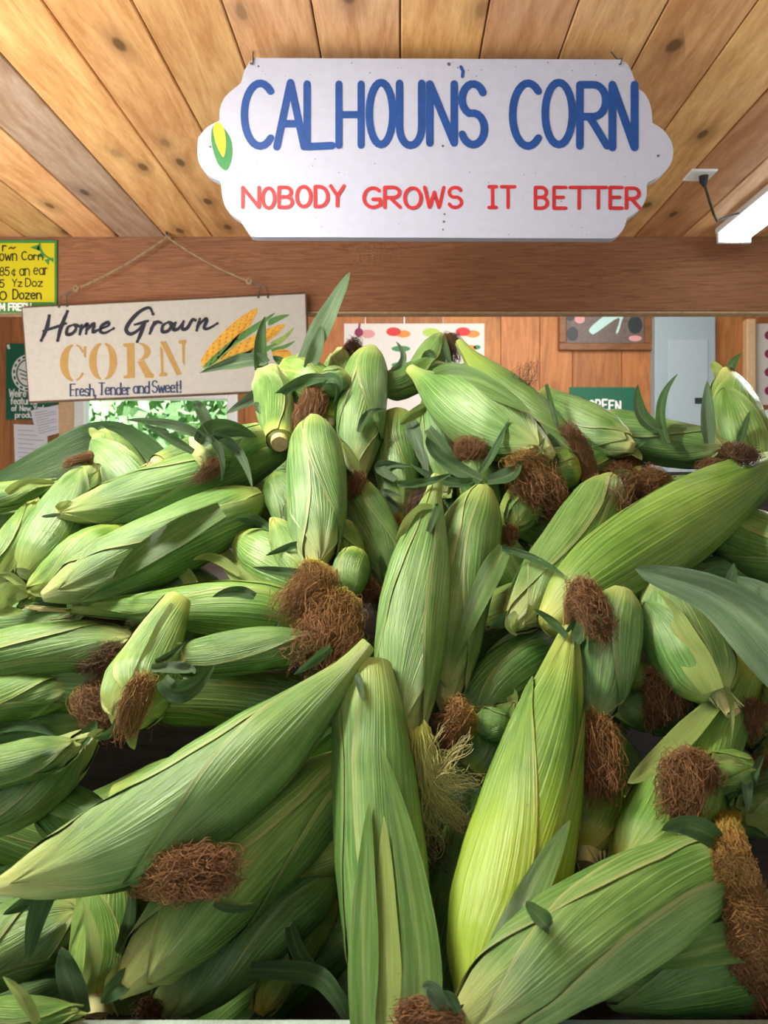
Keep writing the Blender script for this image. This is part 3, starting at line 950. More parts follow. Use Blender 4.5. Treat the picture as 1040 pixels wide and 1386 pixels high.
nl.tube([nail + Vector((0, -0.014, 0.002)), nail + Vector((0, -0.014, 0.026))], 0.0018, 6)
tag(nl.build('nail', M['steel']), 'small nail in the beam carrying the twine of the grey sign', 'nail')

# ------------------------------------------------------------------ yellow price card
DY = 2.104
M['card_yellow'] = flat('card_yellow', (0.58, 0.53, 0.012), 0.5)
M['card_green'] = flat('card_green', (0.05, 0.24, 0.05), 0.5)
M['black_ink'] = flat('black_ink', (0.012, 0.012, 0.012), 0.5)
M['white_print'] = flat('white_print', (0.80, 0.82, 0.80), 0.5)
card = tag(empty('price_card', P(0, 422, DY)), 'yellow price card with green border and black handwriting fixed to the beam', 'price card')
co = card.location
cp = lambda x, y, l=0.0: Vector((P(x, y, DY).x, DY - l, P(x, y, DY).z))
mb = MB(); a, b_ = P(-95, 423, DY), P(77, 325, DY)
mb.box(a.x, DY, a.z, b_.x, DY + 0.004, b_.z); mb.build('card', M['card_green'], card, origin=co)
mb = MB(); poly(mb, [(-90, 329), (74, 329), (74, 409), (-90, 409)], lambda x, y: cp(x, y, 0.0006))
tag(mb.build('yellow_panel', M['card_yellow'], card, origin=co), 'bright yellow writing panel')
mb = MB(); f3 = lambda x, y: cp(x, y, 0.0012)
write_line(mb, 'r~', 4, 21, 328, 340, 1.7, f3)
write_line(mb, 'own', 0, 23, 338, 353, 1.5, f3); write_line(mb, 'Corn', 30, 58, 341, 352, 1.5, f3)
write_line(mb, '85', 0, 13, 362, 373, 1.5, f3); write(mb, 'cent', 16, 362, 22, 373, 1.3, f3); write_line(mb, 'an', 27, 40, 358, 373, 1.4, f3); write_line(mb, 'ear', 46, 65, 357, 372, 1.4, f3)
write_line(mb, '5', 0, 6, 379, 389, 1.5, f3); write_line(mb, 'Yz', 17, 30, 378, 388, 1.4, f3); write_line(mb, 'Doz', 35, 58, 377, 388, 1.4, f3)
write_line(mb, '0', 0, 9, 395, 406, 1.8, f3); write_line(mb, 'Dozen', 18, 56, 392, 405, 1.7, f3)
tag(mb.build('handwriting', M['black_ink'], card, origin=co), 'black marker handwriting')
mb = MB(); write_line(mb, 'M FRESH', 0, 42, 411, 420, 2.3, f3); tag(mb.build('card_lettering', M['white_print'], card, origin=co), 'white bold capitals')
mb = MB()
for p in ([(41, 335), (53, 331), (54, 340)], [(49, 347), (57, 341), (61, 350)], [(60, 352), (68, 350), (66, 359)], [(50, 337), (54, 329), (58, 343)], [(66, 350), (72, 349), (73, 356)]):
    poly(mb, p, f3)
ribbon(mb, arc(74, 329, 20, 22, 180, 95, 8), 2.2, f3)
tag(mb.build('sun_rays', M['card_green'], card, origin=co), 'green sun rays in the corner')

# ------------------------------------------------------------------ things on the back wall
DP = DW - 0.006


def on_wall(x, y, l=0.0):
    p = P(x, y, DP); p.y = DP - l
    return p


def sheet(name, label, cat, x0, y0, x1, y1, mat, th=0.004, part='sheet', group=None):
    r_ = tag(empty(name, on_wall((x0 + x1) / 2, y1)), label, cat, group)
    a, b_ = on_wall(x0, y1), on_wall(x1, y0)
    mb = MB(); mb.box(a.x, DP, a.z, b_.x, DP + th, b_.z); mb.build(part, mat, r_, origin=r_.location)
    return r_


M['poster_green'] = flat('poster_green', (0.012, 0.12, 0.065), 0.5)
M['paper'] = flat('paper', (0.74, 0.74, 0.80), 0.7)
M['paper_line'] = flat('paper_line', (0.42, 0.43, 0.50), 0.7)
M['linen'] = flat('linen_poster', (0.66, 0.64, 0.60), 0.8)
M['veg_red'] = flat('veg_red', (0.58, 0.05, 0.05), 0.6); M['veg_pink'] = flat('veg_pink', (0.60, 0.30, 0.30), 0.6)
M['veg_purple'] = flat('veg_purple', (0.24, 0.03, 0.09), 0.6); M['veg_lime'] = flat('veg_lime', (0.38, 0.55, 0.10), 0.6)
M['veg_green'] = flat('veg_green', (0.06, 0.24, 0.09), 0.6); M['veg_orange'] = flat('veg_orange', (0.70, 0.26, 0.06), 0.6)

gp = sheet('wall_poster', 'dark green poster with a round white seal, half hidden by the grey sign', 'poster', 8, 465, 96, 568, M['poster_green'])
mb = MB(); w1 = lambda x, y: on_wall(x, y, 0.0010); w2 = lambda x, y: on_wall(x, y, 0.0018)
poly(mb, arc(38, 505, 22, 25, 0, 360, 28)[:-1], w1, 0)
poly(mb, arc(38, 505, 16, 19, 0, 360, 24)[:-1], w2, 1)
poly(mb, arc(38, 505, 14, 17, 0, 360, 24)[:-1], lambda x, y: on_wall(x, y, 0.0024), 0)
for k in range(3):
    ribbon(mb, [(26 + 2 * k, 500 + 6 * k), (36, 504 + 5 * k), (48, 498 + 6 * k)], 1.6, lambda x, y: on_wall(x, y, 0.003), 1)
for k in range(16):
    a = k * math.pi / 8
    poly(mb, [(38 + 17.5 * math.cos(a), 505 + 20.5 * math.sin(a)), (38 + 20 * math.cos(a), 505 + 23.5 * math.sin(a)), (38 + 20 * math.cos(a + .2), 505 + 23.5 * math.sin(a + .2)), (38 + 17.5 * math.cos(a + .2), 505 + 20.5 * math.sin(a + .2))], w2, 1)
tag(mb.build('round_seal', [M['white_print'], M['poster_green']], gp, origin=gp.location), 'round white seal')
mb = MB()
write_line(mb, "We're p", 13, 44, 527, 537, 1.6, w1); write_line(mb, 'features', 15, 50, 538, 547, 1.6, w1)
write_line(mb, 'of New York', 16, 62, 549, 556, 1.5, w1); write_line(mb, 'produce', 21, 54, 558, 565, 1.5, w1)
tag(mb.build('poster_lettering', M['white_print'], gp, origin=gp.location), 'white bold lettering')
mb = MB(); poly(mb, [(9, 467), (13, 466), (14, 472), (11, 473)], w2); tag(mb.build('tape', M['white_print'], gp, origin=gp.location), 'white bit of tape')

for lab, pts in (('upper white typed sheet, tilted over the green poster', [(42, 556), (80, 548), (82, 586), (52, 594)]),
                 ('lower white typed sheet pinned on the wall under the tilted one', [(19, 574), (64, 576), (66, 645), (21, 640)])):
    pr = tag(empty('paper_sheet', on_wall(*pts[0])), lab, 'paper', 'typed sheets on the back wall')
    dd = 0.006 if 'upper' in lab else 0.002
    mb = MB()
    mb.prism([(on_wall(*p).x, on_wall(*p).z) for p in pts], DP - dd - 0.001, DP - dd)
    mb.build('sheet', M['paper'], pr, origin=pr.location)
    mb = MB()
    A, B, C_, D_ = [np.array(p, float) for p in pts]
    for k in range(9):
        t = 0.12 + k * 0.09
        l, r_ = A + (D_ - A) * t, B + (C_ - B) * t
        l, r_ = l + (r_ - l) * 0.12, l + (r_ - l) * (0.9 if k % 3 else 0.6)
        ribbon(mb, [tuple(l), tuple(r_)], 1.0, lambda x, y: on_wall(x, y, dd + 0.0016), cap=False)
    tag(mb.build('typed_lines', M['paper_line'], pr, origin=pr.location), 'grey typed lines')


def veg(mb, kind, cx, cy):
    e_ = lambda x, y, rx, ry, mi, l=0.001: poly(mb, arc(x, y, rx, ry, 0, 360, 14)[:-1], lambda a, b: on_wall(a, b, l), mi)
    if kind == 'beet': e_(cx + 8, cy + 2, 10, 6, 1); e_(cx - 4, cy, 6, 6, 2, .0016); ribbon(mb, [(cx - 4, cy - 4), (cx - 3, cy - 11)], 3, w2, 2)
    if kind == 'tom': e_(cx + 9, cy + 2, 10, 5, 5); e_(cx - 4, cy - 1, 10, 6, 0, .0016)
    if kind == 'lime': e_(cx, cy, 12, 6, 3)
    if kind == 'cuc': e_(cx, cy, 13, 4, 4)
    if kind == 'car': e_(cx, cy, 8, 5, 5); e_(cx + 9, cy - 2, 5, 3, 4)


vp = sheet('wall_poster', 'white linen vegetable chart hanging on the wall below the beam', 'poster', 466, 438, 656, 560, M['linen'])
for r_, row in enumerate((('beet', 'tom', 'lime', 'tom'), ('cuc', 'cuc', 'car', 'car'), ('lime', 'cuc', 'tom', 'cuc'), ('tom', 'lime', 'cuc', 'beet'))):
    for c_, k in enumerate(row):
        mb = MB(); veg(mb, k, 490 + c_ * 47 + (6 if r_ else 0), 450 + r_ * 22)
        mb.build('vegetable_picture', [M['veg_red'], M['veg_pink'], M['veg_purple'], M['veg_lime'], M['veg_green'], M['veg_orange']], vp, origin=vp.location)

rp = sheet('wall_poster', 'white vegetable chart at the edge beyond the electrical box, dark wooden post beside it', 'poster', 1019, 438, 1110, 548, M['linen'])
for r_ in range(4):
    for c_, k in enumerate(('beet', 'tom')):
        mb = MB(); veg(mb, k, 1045 + c_ * 42, 454 + r_ * 25)
        mb.build('vegetable_picture', [M['veg_red'], M['veg_pink'], M['veg_purple'], M['veg_lime'], M['veg_green'], M['veg_orange']], rp, origin=rp.location)
mb = MB(); a, b_ = on_wall(1006, 640), on_wall(1018, 434)
mb.box(a.x, DW - 0.05, 0.0, b_.x, DW, b_.z, bev=0.004); tag(mb.build('trim_2', M['casing']), kind='structure')
M['mint'] = flat('mint_enamel', (0.62, 0.80, 0.78), 0.4)
cl = tag(empty('storage_box', on_wall(1065, 640)), 'white chest with a mint lid under the chart at the edge', 'box')
mb = MB(); a, b_ = on_wall(1019, 700), on_wall(1150, 562); mb.box(a.x, DW - 0.4, 0.0, b_.x, DW - 0.02, b_.z - 0.05, bev=0.01); mb.build('body', M['white_frame'], cl, origin=cl.location)
mb = MB(); mb.box(a.x - 0.01, DW - 0.42, b_.z - 0.05, b_.x + 0.01, DW - 0.02, b_.z + 0.01, bev=0.008); tag(mb.build('lid', M['mint'], cl, origin=cl.location), 'mint lid')

# framed picture
pf = tag(empty('framed_picture', on_wall(820, 474)), 'dark wood framed picture hanging partly behind the beam', 'picture')
mb = MB(); a, b_ = on_wall(756, 475), on_wall(882, 392)
fw = 0.036
for x0, z0, x1, z1 in ((a.x, a.z, b_.x, a.z + fw), (a.x, b_.z - fw, b_.x, b_.z), (a.x, a.z + fw, a.x + fw, b_.z - fw), (b_.x - fw, a.z + fw, b_.x, b_.z - fw)):
    mb.box(x0, DP - 0.02, z0, x1, DP + 0.004, z1, bev=0.004)
M['frame_wood'] = wood('frame_wood', (0.24, 0.10, 0.035), (0.15, 0.06, 0.02), (3, 9, 9), 0, 0.4)
mb.build('frame', M['frame_wood'], pf, origin=pf.location)
M['photo_brown'] = flat('photo_brown', (0.16, 0.125, 0.11), 0.35, 0.3); M['photo_cyan'] = flat('photo_cyan', (0.42, 0.66, 0.62), 0.4); M['photo_dark'] = flat('photo_dark', (0.03, 0.04, 0.045), 0.35)
mb = MB()
poly(mb, [(766, 396), (872, 396), (872, 465), (766, 465)], w1, 0)
poly(mb, smooth([(799, 444), (824, 424), (845, 420), (862, 424), (845, 428), (838, 448), (834, 450), (838, 430), (808, 450), (801, 452)], 4, True), w2, 1)
for cx, cy, rx, ry, mi in ((775, 452, 8, 10, 2), (785, 432, 7, 6, 3), (772, 428, 6, 7, 2), (860, 440, 10, 12, 2), (860, 458, 9, 4, 3), (795, 412, 14, 8, 3)):
    poly(mb, arc(cx, cy, rx, ry, 0, 360, 12)[:-1], lambda x, y: on_wall(x, y, 0.0014), mi)
tag(mb.build('print', [M['photo_brown'], M['photo_cyan'], M['photo_dark'], M['veg_pink']], pf, origin=pf.location), 'dark photograph with a pale blue shape')

# green sign on the wall
gs = sheet('wall_sign', 'dark green sign with arched white capitals behind the heap', 'sign', 771, 524, 860, 585, M['poster_green'], 0.01)
mb = MB()
for k, ch in enumerate('GREEN'):
    t = k - 2
    cx = 819 + t * 9.0; dy = 0.35 * t * t
    write(mb, ch, cx - 3, 541 + dy + (1 if t > 0 else 0), cx + 3, 555 + dy * .8, 2.5, w1)
tag(mb.build('sign_lettering', M['white_print'], gs, origin=gs.location), 'white arched capitals')

# electrical box and switch
M['panel_grey'] = flat('panel_grey', (0.33, 0.42, 0.46), 0.45, 0.05); M['panel_door'] = flat('panel_door', (0.38, 0.47, 0.51), 0.4, 0.05)
ep = tag(empty('electrical_box', on_wall(920, 640)), 'tall grey-blue metal electrical box on the wooden wall', 'electrical box')
mb = MB(); a, b_ = on_wall(881, 650), on_wall(962, 431); mb.box(a.x, DW - 0.07, a.z, b_.x, DW, b_.z, bev=0.005); mb.build('body', M['panel_grey'], ep, origin=ep.location)
mb = MB(); a, b_ = on_wall(898, 650), on_wall(951, 463); mb.box(a.x, DW - 0.076, a.z + 0.01, b_.x, DW - 0.0705, b_.z, bev=0.002); d_ = mb.build('door', M['panel_door'], ep, origin=ep.location)
mb = MB(); a, b_ = on_wall(933, 549), on_wall(947, 541); mb.box(a.x, DW - 0.081, a.z, b_.x, DW - 0.0765, b_.z, bev=0.001)
o = mb.build('latch', M['photo_dark'], None, origin=ep.location); o.parent = d_; o.location = (0, 0, 0); tag(o, 'dark latch')
sw = tag(empty('wall_switch', on_wall(998, 536)), 'small white switch plate beside the electrical box', 'switch')
mb = MB(); a, b_ = on_wall(992, 536), on_wall(1003, 518); mb.box(a.x, DP - 0.006, a.z, b_.x, DP + 0.004, b_.z, bev=0.002); mb.build('plate', M['white_frame'], sw, origin=sw.location)
mb = MB(); a, b_ = on_wall(996, 530), on_wall(999, 524); mb.box(a.x, DP - 0.012, a.z, b_.x, DP - 0.006, b_.z); mb.build('toggle', M['white_frame'], sw, origin=sw.location)

# ------------------------------------------------------------------ the bin under the heap
YR = 0.405
ZR = CZ + (CY - 1377) * YR / F
m, nt, b = new_mat('mint_rail')
tc = N(nt, 'TexCoord')
h1 = noise_n(nt, mapping(nt, tc.outputs['Object'], (40, 260, 40)), 6.0, 3)
h2 = noise_n(nt, mapping(nt, tc.outputs['Object'], (700, 60, 60)), 3.0, 2)
hh = math_n(nt, 'ADD', math_n(nt, 'MULTIPLY', h1, .5), math_n(nt, 'MULTIPLY', h2, .5))
nt.links.new(ramp(nt, hh, [(0.35, (0.22, 0.31, 0.27)), (0.6, (0.36, 0.45, 0.40))]), b.inputs['Base Color'])
bump(nt, b, hh, 0.4, 0.001)
M['mint_rail'] = m
bin_ = tag(empty('produce_bin', (0, YR, 0)), 'wooden produce bin with a pale mint front rail, filled with the corn', 'bin')
bo = bin_.location
mb = MB(); mb.box(-0.85, YR - 0.05, ZR - 0.10, 0.95, YR, ZR, bev=0.002); tag(mb.build('front_rail', M['mint_rail'], bin_, origin=bo), 'pale mint front rail')
mb = MB(); mb.box(-0.85, YR - 0.03, 0.0, 0.95, YR - 0.008, ZR - 0.10); mb.build('front_panel', M['bin_wood'], bin_, origin=bo)
for sx_ in (-0.87, 0.95):
    mb = MB(); mb.add([(sx_, YR, 0), (sx_, 1.5, 0), (sx_, 1.5, CZ + 0.02), (sx_, YR, ZR), (sx_ + 0.02, YR, 0), (sx_ + 0.02, 1.5, 0), (sx_ + 0.02, 1.5, CZ + 0.02), (sx_ + 0.02, YR, ZR)],
           [(0, 1, 2, 3), (7, 6, 5, 4), (0, 4, 5, 1), (1, 5, 6, 2), (2, 6, 7, 3), (3, 7, 4, 0)]); mb.build('side_panel', M['bin_wood'], bin_, origin=bo)
mb = MB(); mb.box(-0.85, 1.5, 0, 0.95, 1.52, CZ + 0.05); mb.build('back_panel', M['bin_wood'], bin_, origin=bo)
mb = MB()
pr = [(YR, ZR - 0.10), (YR + 0.06, ZR - 0.10), (1.03, CZ - 0.07), (1.18, CZ - 0.03), (1.5, CZ - 0.10)]
v = [(x_, y_, z_) for x_ in (-0.85, 0.95) for y_, z_ in pr] + [(x_, y_, z_ - 0.02) for x_ in (-0.85, 0.95) for y_, z_ in pr]
k = len(pr)
f = [(i, i + 1, k + i + 1, k + i) for i in range(k - 1)] + [(2 * k + i, 3 * k + i, 3 * k + i + 1, 2 * k + i + 1) for i in range(k - 1)]
mb.add(v, f); mb.build('sloped_bottom', M['bin_wood'], bin_, origin=bo)
# ------------------------------------------------------------------ the corn
SURF_Y = [300, 470, 550, 650, 800, 950, 1100, 1250, 1386]
SURF_D = [1.06, 0.95, 0.85, 0.75, 0.635, 0.555, 0.495, 0.445, 0.412]


def surf(y):
    return float(np.interp(y, SURF_Y, SURF_D))


PROF = {
    'n': [(0, .26), (.04, .44), (.12, .74), (.24, .95), (.38, 1), (.55, .93), (.70, .75), (.82, .52), (.92, .29), (1, .09)],
    'f': [(0, .30), (.05, .62), (.14, .88), (.30, 1), (.55, .98), (.72, .86), (.86, .60), (.95, .34), (1, .14)],
    'b': [(0, .34), (.05, .62), (.15, .90), (.35, 1), (.60, .97), (.80, .82), (.92, .58), (1, .30)],
    'l': [(0, .40), (.08, .74), (.20, .98), (.34, 1), (.46, .86), (.58, .62), (.70, .42), (.84, .30), (.95, .16), (1, .05)],
    'w': [(0, .72), (.10, .90), (.25, 1), (.50, .99), (.72, .84), (.88, .50), (.96, .25), (1, .10)],
    's': [(0, .16), (.08, .26), (.18, .55), (.32, .88), (.48, 1), (.66, .93), (.80, .72), (.92, .42), (1, .14)],
    'c': [(0, .58), (.10, .66), (.30, .80), (.55, .95), (.8, 1), (1, .96)],
    'v': [(0, .40), (.08, .50), (.35, .76), (.64, 1), (.82, .9), (.94, .55), (1, .2)],
    'q': [(0, .40), (.10, .54), (.30, .86), (.52, 1), (.74, .86), (.90, .52), (1, .22)],
    't': [(0, .55), (.15, .62), (.32, .66), (.45, .86), (.60, 1), (.78, .90), (.92, .55), (1, .20)],
}
TINT = {'g': (1.0, 1.0, 1.0), 'p': (1.14, 1.10, 1.38), 'y': (1.10, 1.08, 0.80), 'd': (0.74, 0.84, 0.78), 'w': (1.40, 1.26, 1.20), 'o': (1.15, 0.90, 0.50)}  # 'd' puts the shade of deep-lying ears into their husk colour

EARS = []


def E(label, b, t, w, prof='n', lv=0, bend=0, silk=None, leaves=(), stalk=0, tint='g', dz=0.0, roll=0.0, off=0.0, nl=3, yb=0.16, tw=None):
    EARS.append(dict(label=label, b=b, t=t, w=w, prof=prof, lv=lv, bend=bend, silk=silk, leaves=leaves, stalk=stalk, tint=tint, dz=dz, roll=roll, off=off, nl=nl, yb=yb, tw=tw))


# --- upper left
E('broad pale ear leaning up beside the dark loose leaf at the left', (35, 778), (126, 628), 74, 'f', 1, 4, ('brown', [(122, 618), (98, 622)], 14, 90), (), 0, 'p', roll=.6)
E('short flat-tipped pale ear standing up just right of the dark loose leaf', (192, 672), (136, 588), 62, 'b', 0, -3, None, [([(150, 610), (128, 586)], 26, 'leaf_pale')], 0, 'p', roll=1.2)
E('small ear lying under the grey sign with its round cut stalk facing out', (214, 629), (300, 598), 44, 'c', 1, 0, None, (), 2, 'p', dz=.05, off=-.01)
E('ear with upright spiky leaves and brown silk at its tip below the word CORN', (352, 588), (268, 618), 56, 'c', 3, 0, ('brown', [(290, 628), (278, 640)], 26, 90),
  [([(275, 592), (230, 574), (170, 568)], 15, 'leaf_grey'), ([(262, 612), (225, 590), (196, 574)], 13, 'leaf'), ([(282, 592), (298, 615), (300, 652)], 12, 'leaf_grey'),
   ([(285, 590), (272, 556), (262, 545)], 18, 'leaf_grey'), ([(290, 590), (322, 610), (342, 662)], 15, 'leaf_grey'), ([(270, 600), (300, 580), (348, 592)], 30, 'leaf')], 0, 'p', off=-.05)
E('long smooth ear with a pale pointed tip lying under the small cut-stalk ear', (420, 590), (76, 697), 84, 's', 2, -14, None, [([(82, 696), (66, 698), (56, 699)], 6, 'leaf_grey')], 0, 'g', roll=.3)
E('long ribbed dark green ear lying just beneath the long pointed ear', (352, 672), (58, 808), 92, 'f', 1, -6, None, [([(300, 690), (210, 740), (152, 788)], 40, 'husk')], 0, 'g', roll=-.4)
E('stubby yellowish ear with a frayed cream husk end at the left of the heap', (168, 716), (28, 808), 78, 'n', 3, -8, None, [([(36, 800), (14, 806), (2, 826), (34, 828)], 26, 'leaf_pale'), ([(34, 796), (14, 780), (-4, 778)], 12, 'leaf_pale'), ([(30, 800), (8, 800), (-12, 806)], 26, 'leaf_pale')], 0, 'y', roll=.8)
E('narrow pale ear propped on end at the left frame edge beside the broad pale ear', (-15, 775), (54, 676), 42, 'f', 0, 3, None, [([(-10, 790), (20, 750), (36, 716)], 16, 'leaf_pale')], 0, 'y')
E('ribbed ear butted against the left frame edge below the dark loose leaf', (-90, 705), (42, 690), 62, 'b', -1, 0, None, (), 0, 'g')
E('thin leafy pale ear poking in under the dark loose leaf at the left edge', (-50, 680), (88, 652), 40, 'n', 0, 4, None, [([(10, 668), (40, 655), (82, 656)], 16, 'leaf_pale')], 0, 'y')
# --- crown of the heap, centre left
E('large ear hanging tip down at centre left with yellow-brown silk skirt', (424, 570), (428, 772), 80, 'f', 5, -2, ('yellow', [(430, 790), (405, 818)], 66, 230), [([(420, 780), (385, 775), (342, 768)], 16, 'leaf')], 0, 'p', roll=.1, off=-.02)
E('plump ear hanging tip down just below the vegetable chart', (502, 474), (487, 648), 66, 'f', 4, 6, ('brown', [(478, 660)], 20, 60), [([(488, 640), (474, 612), (456, 590)], 12, 'leaf_pale'), ([(486, 585), (500, 560), (523, 556)], 12, 'leaf')], 0, 'p', off=-.015)
E('ear tucked behind the plump one with a yellow tip and dark silk on top', (452, 585), (462, 474), 54, 'b', 1, 3, ('dark', [(478, 470), (484, 482)], 28, 100), (), 0, 'p')
E('ear facing the viewer with a tan round cut stalk above the long pointed ear', (378, 596), (368, 515), 54, 'c', 5, 0, None, [([(352, 560), (352, 545)], 18, 'leaf_grey')], 3, 'p', dz=.09, off=-.03)
E('crumpled pale green husk ball with three long dark spear leaves at the crown', (440, 535), (388, 495), 64, 'b', 1, 0, None,
  [([(362, 492), (330, 488), (270, 505)], 19, 'leaf_grey'), ([(362, 530), (352, 480), (359, 428)], 21, 'leaf'), ([(412, 488), (445, 425), (474, 368)], 30, 'leaf_grey'),
   ([(416, 500), (428, 470), (436, 440)], 20, 'leaf_grey'), ([(400, 515), (362, 528), (306, 560)], 26, 'leaf_grey')], 0, 'w', dz=-.02)
E('small bud-like ear end facing out between two large hanging ears', (448, 570), (460, 515), 36, 'c', 3, 0, None, (), 2, 'y', dz=.06, off=-.02)
E('ear with a big brown tangle of silk below the husk ball', (470, 505), (424, 524), 40, 'f', 4, -4, ('brown', [(425, 545), (404, 585)], 44, 260),
  [([(440, 512), (400, 520), (356, 552)], 17, 'leaf'), ([(424, 518), (455, 515), (452, 545)], 16, 'leaf')], 0, 'p', off=-.035)
# --- crown, centre
E('small ear standing straight up against the vegetable chart with dark silk on top', (560, 525), (604, 452), 40, 'f', 0, -2, ('dark', [(610, 460), (612, 478)], 24, 110), [([(602, 462), (606, 480), (612, 500)], 9, 'leaf'), ([(572, 500), (582, 480), (580, 496)], 16, 'leaf')], 0, 'g')
E('long plump pale ear lying across the crown with its tip to the lower right', (556, 500), (748, 616), 88, 's', 3, 8, None, [([(590, 510), (640, 515), (720, 560)], 40, 'husk')], 0, 'p', roll=.5, off=-.02)
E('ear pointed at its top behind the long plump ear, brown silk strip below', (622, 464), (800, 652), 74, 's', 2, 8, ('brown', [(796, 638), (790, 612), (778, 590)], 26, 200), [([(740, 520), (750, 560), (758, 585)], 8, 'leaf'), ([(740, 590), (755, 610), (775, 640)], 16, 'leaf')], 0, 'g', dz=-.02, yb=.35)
E('small shadowed ear with yellow base tucked under the start of the long plump ear', (518, 528), (604, 494), 44, 'f', 1, 0, None, [([(530, 500), (546, 485), (536, 462)], 10, 'leaf_grey')], 0, 'd')
E('round-topped ear with a curled pale leaf over it, under the long plump ear', (592, 545), (604, 675), 62, 'w', 2, 2, None, [([(590, 545), (560, 560), (542, 575)], 18, 'leaf_pale'), ([(580, 580), (605, 615), (628, 648)], 20, 'leaf')], 0, 'p')
E('ear with a crumpled blue-grey leaf along its right side near the crown', (536, 565), (540, 705), 60, 'w', 1, 0, ('yellow', [(526, 715)], 30, 120), [([(556, 570), (566, 600), (580, 645)], 26, 'leaf_grey'), ([(536, 650), (515, 630), (558, 632)], 16, 'leaf_grey'), ([(540, 690), (520, 670), (545, 672)], 18, 'leaf_grey')], 0, 'g')
E('ear sloping down right beneath the long plump ear with a striped grey leaf', (618, 560), (712, 655), 62, 'f', 2, -3, ('yellow', [(722, 664)], 30, 120), [([(645, 615), (680, 620), (705, 645)], 26, 'leaf_grey'), ([(660, 620), (675, 595), (690, 562)], 10, 'leaf')], 0, 'p')
E('ear end with a dome of yellow-green silk right of the brown silk plug', (785, 630), (712, 632), 56, 'f', 3, -4, ('yellow', [(722, 650), (735, 668)], 66, 240), [([(722, 650), (728, 622), (738, 592)], 12, 'leaf')], 0, 'y', off=-.01)
E('ear facing out as a round plug of brown silk ringed by short leaves', (662, 690), (634, 618), 48, 'b', 4, 0, ('brown', [(636, 600)], 34, 260), [([(652, 650), (600, 620), (578, 590)], 22, 'leaf'), ([(640, 650), (600, 650), (556, 628)], 14, 'leaf'), ([(650, 640), (670, 610), (690, 565)], 12, 'leaf'), ([(660, 650), (695, 640), (700, 620)], 22, 'leaf'), ([(655, 655), (660, 672), (672, 680)], 14, 'leaf_pale')], 0, 'd', dz=-.02, off=-.02)
# --- crown, right
E('flat-tipped pale ear lying below the green sign with a brown silk clump', (737, 534), (858, 606), 64, 'q', 3, 8, None, (), 0, 'p', roll=.4)
E('ear along the right of the crown with a dark silk end and upright spear leaves', (800, 572), (985, 610), 64, 'b', 3, 6, ('dark', [(1000, 612), (1012, 612)], 26, 120),
  [([(904, 600), (896, 550), (918, 506)], 15, 'leaf'), ([(892, 582), (868, 560), (864, 520)], 20, 'leaf'), ([(960, 600), (958, 560), (958, 515)], 20, 'leaf_grey'), ([(1000, 605), (1008, 580), (1016, 556)], 11, 'leaf')], 0, 'p')
E('ear standing upright at the right of the crown in front of the vegetable chart', (1030, 660), (982, 500), 78, 's', 1, -6, ('dark', [(990, 496)], 6, 20), (), 0, 'w', roll=.8)
E('ear under the crown whose large fluffy brown silk clump hangs at right', (770, 650), (872, 604), 48, 'f', 2, 0, ('brown', [(850, 625), (835, 660)], 66, 420), [([(800, 645), (830, 625), (880, 596)], 7, 'leaf')], 0, 'g')
E('short ear in shade under the right crown ending in a loose brown silk clump', (960, 680), (900, 652), 44, 'f', 1, 0, ('brown', [(885, 655), (868, 662)], 44, 220), (), 0, 'd')
E('ear under the dark silk end at right with a small reddish silk plug', (1050, 665), (985, 634), 46, 'f', 2, 0, ('brown', [(968, 634), (955, 636)], 26, 150), (), 0, 'g')
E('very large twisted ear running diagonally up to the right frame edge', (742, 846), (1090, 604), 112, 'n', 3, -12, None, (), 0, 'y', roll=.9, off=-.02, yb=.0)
E('ear at the right frame edge emerging beneath the very large twisted ear', (1110, 770), (930, 688), 84, 'b', 2, -4, None, (), 0, 'g')
E('dark shaded ear at the right frame edge below the twisted ear', (1110, 790), (925, 768), 52, 'f', 1, 0, None, (), 0, 'd')
E('ear in shadow above the twisted ear with grey leaf blades', (790, 690), (862, 645), 52, 'f', 0, 0, None, [([(818, 690), (840, 672), (868, 650)], 12, 'leaf_grey')], 0, 'd')
# --- middle
E('large central ear with a tapered neck and pale silk at its lower tip', (592, 645), (548, 1018), 94, 's', 7, 10, None, [([(585, 690), (560, 700), (536, 730)], 34, 'leaf_pale'), ([(580, 720), (592, 690), (588, 684)], 14, 'leaf'), ([(538, 655), (580, 652), (612, 640)], 16, 'leaf')], 0, 'p', roll=-.5, off=-.03)
E('large ear right of the central one with fine parallel ribs and a folded dark leaf', (654, 664), (602, 962), 92, 'f', 6, 12, None, [([(684, 742), (652, 800), (612, 900)], 36, 'husk'), ([(680, 742), (722, 755), (766, 780)], 13, 'leaf')], 0, 'p', roll=.2, off=-.03)
E('mid-sized ear with a dried papery tip right of the two large central ears', (828, 650), (690, 850), 90, 'f', 4, -8, None, [([(700, 830), (690, 845), (700, 860)], 14, 'leaf_pale')], 0, 'g', roll=-.7)
E('ear slanting down between the hanging ear and the central ear', (482, 665), (532, 805), 66, 'w', 3, -5, ('brown', [(520, 815)], 36, 130), [([(528, 800), (520, 775), (515, 750)], 14, 'leaf')], 0, 'p')
E('yellowish ear in shade right of the hanging silk skirt with dark red-brown silk', (462, 715), (478, 782), 46, 'w', 2, 0, ('brown', [(488, 800)], 42, 200), (), 0, 'y')
E('ear tip with a bright yellow silk skirt pointing down left of the central ear', (480, 750), (462, 818), 48, 'w', 4, 0, ('yellow', [(452, 838), (438, 868)], 84, 300), [([(480, 845), (500, 870), (512, 892)], 8, 'leaf')], 0, 'g', off=-.01)
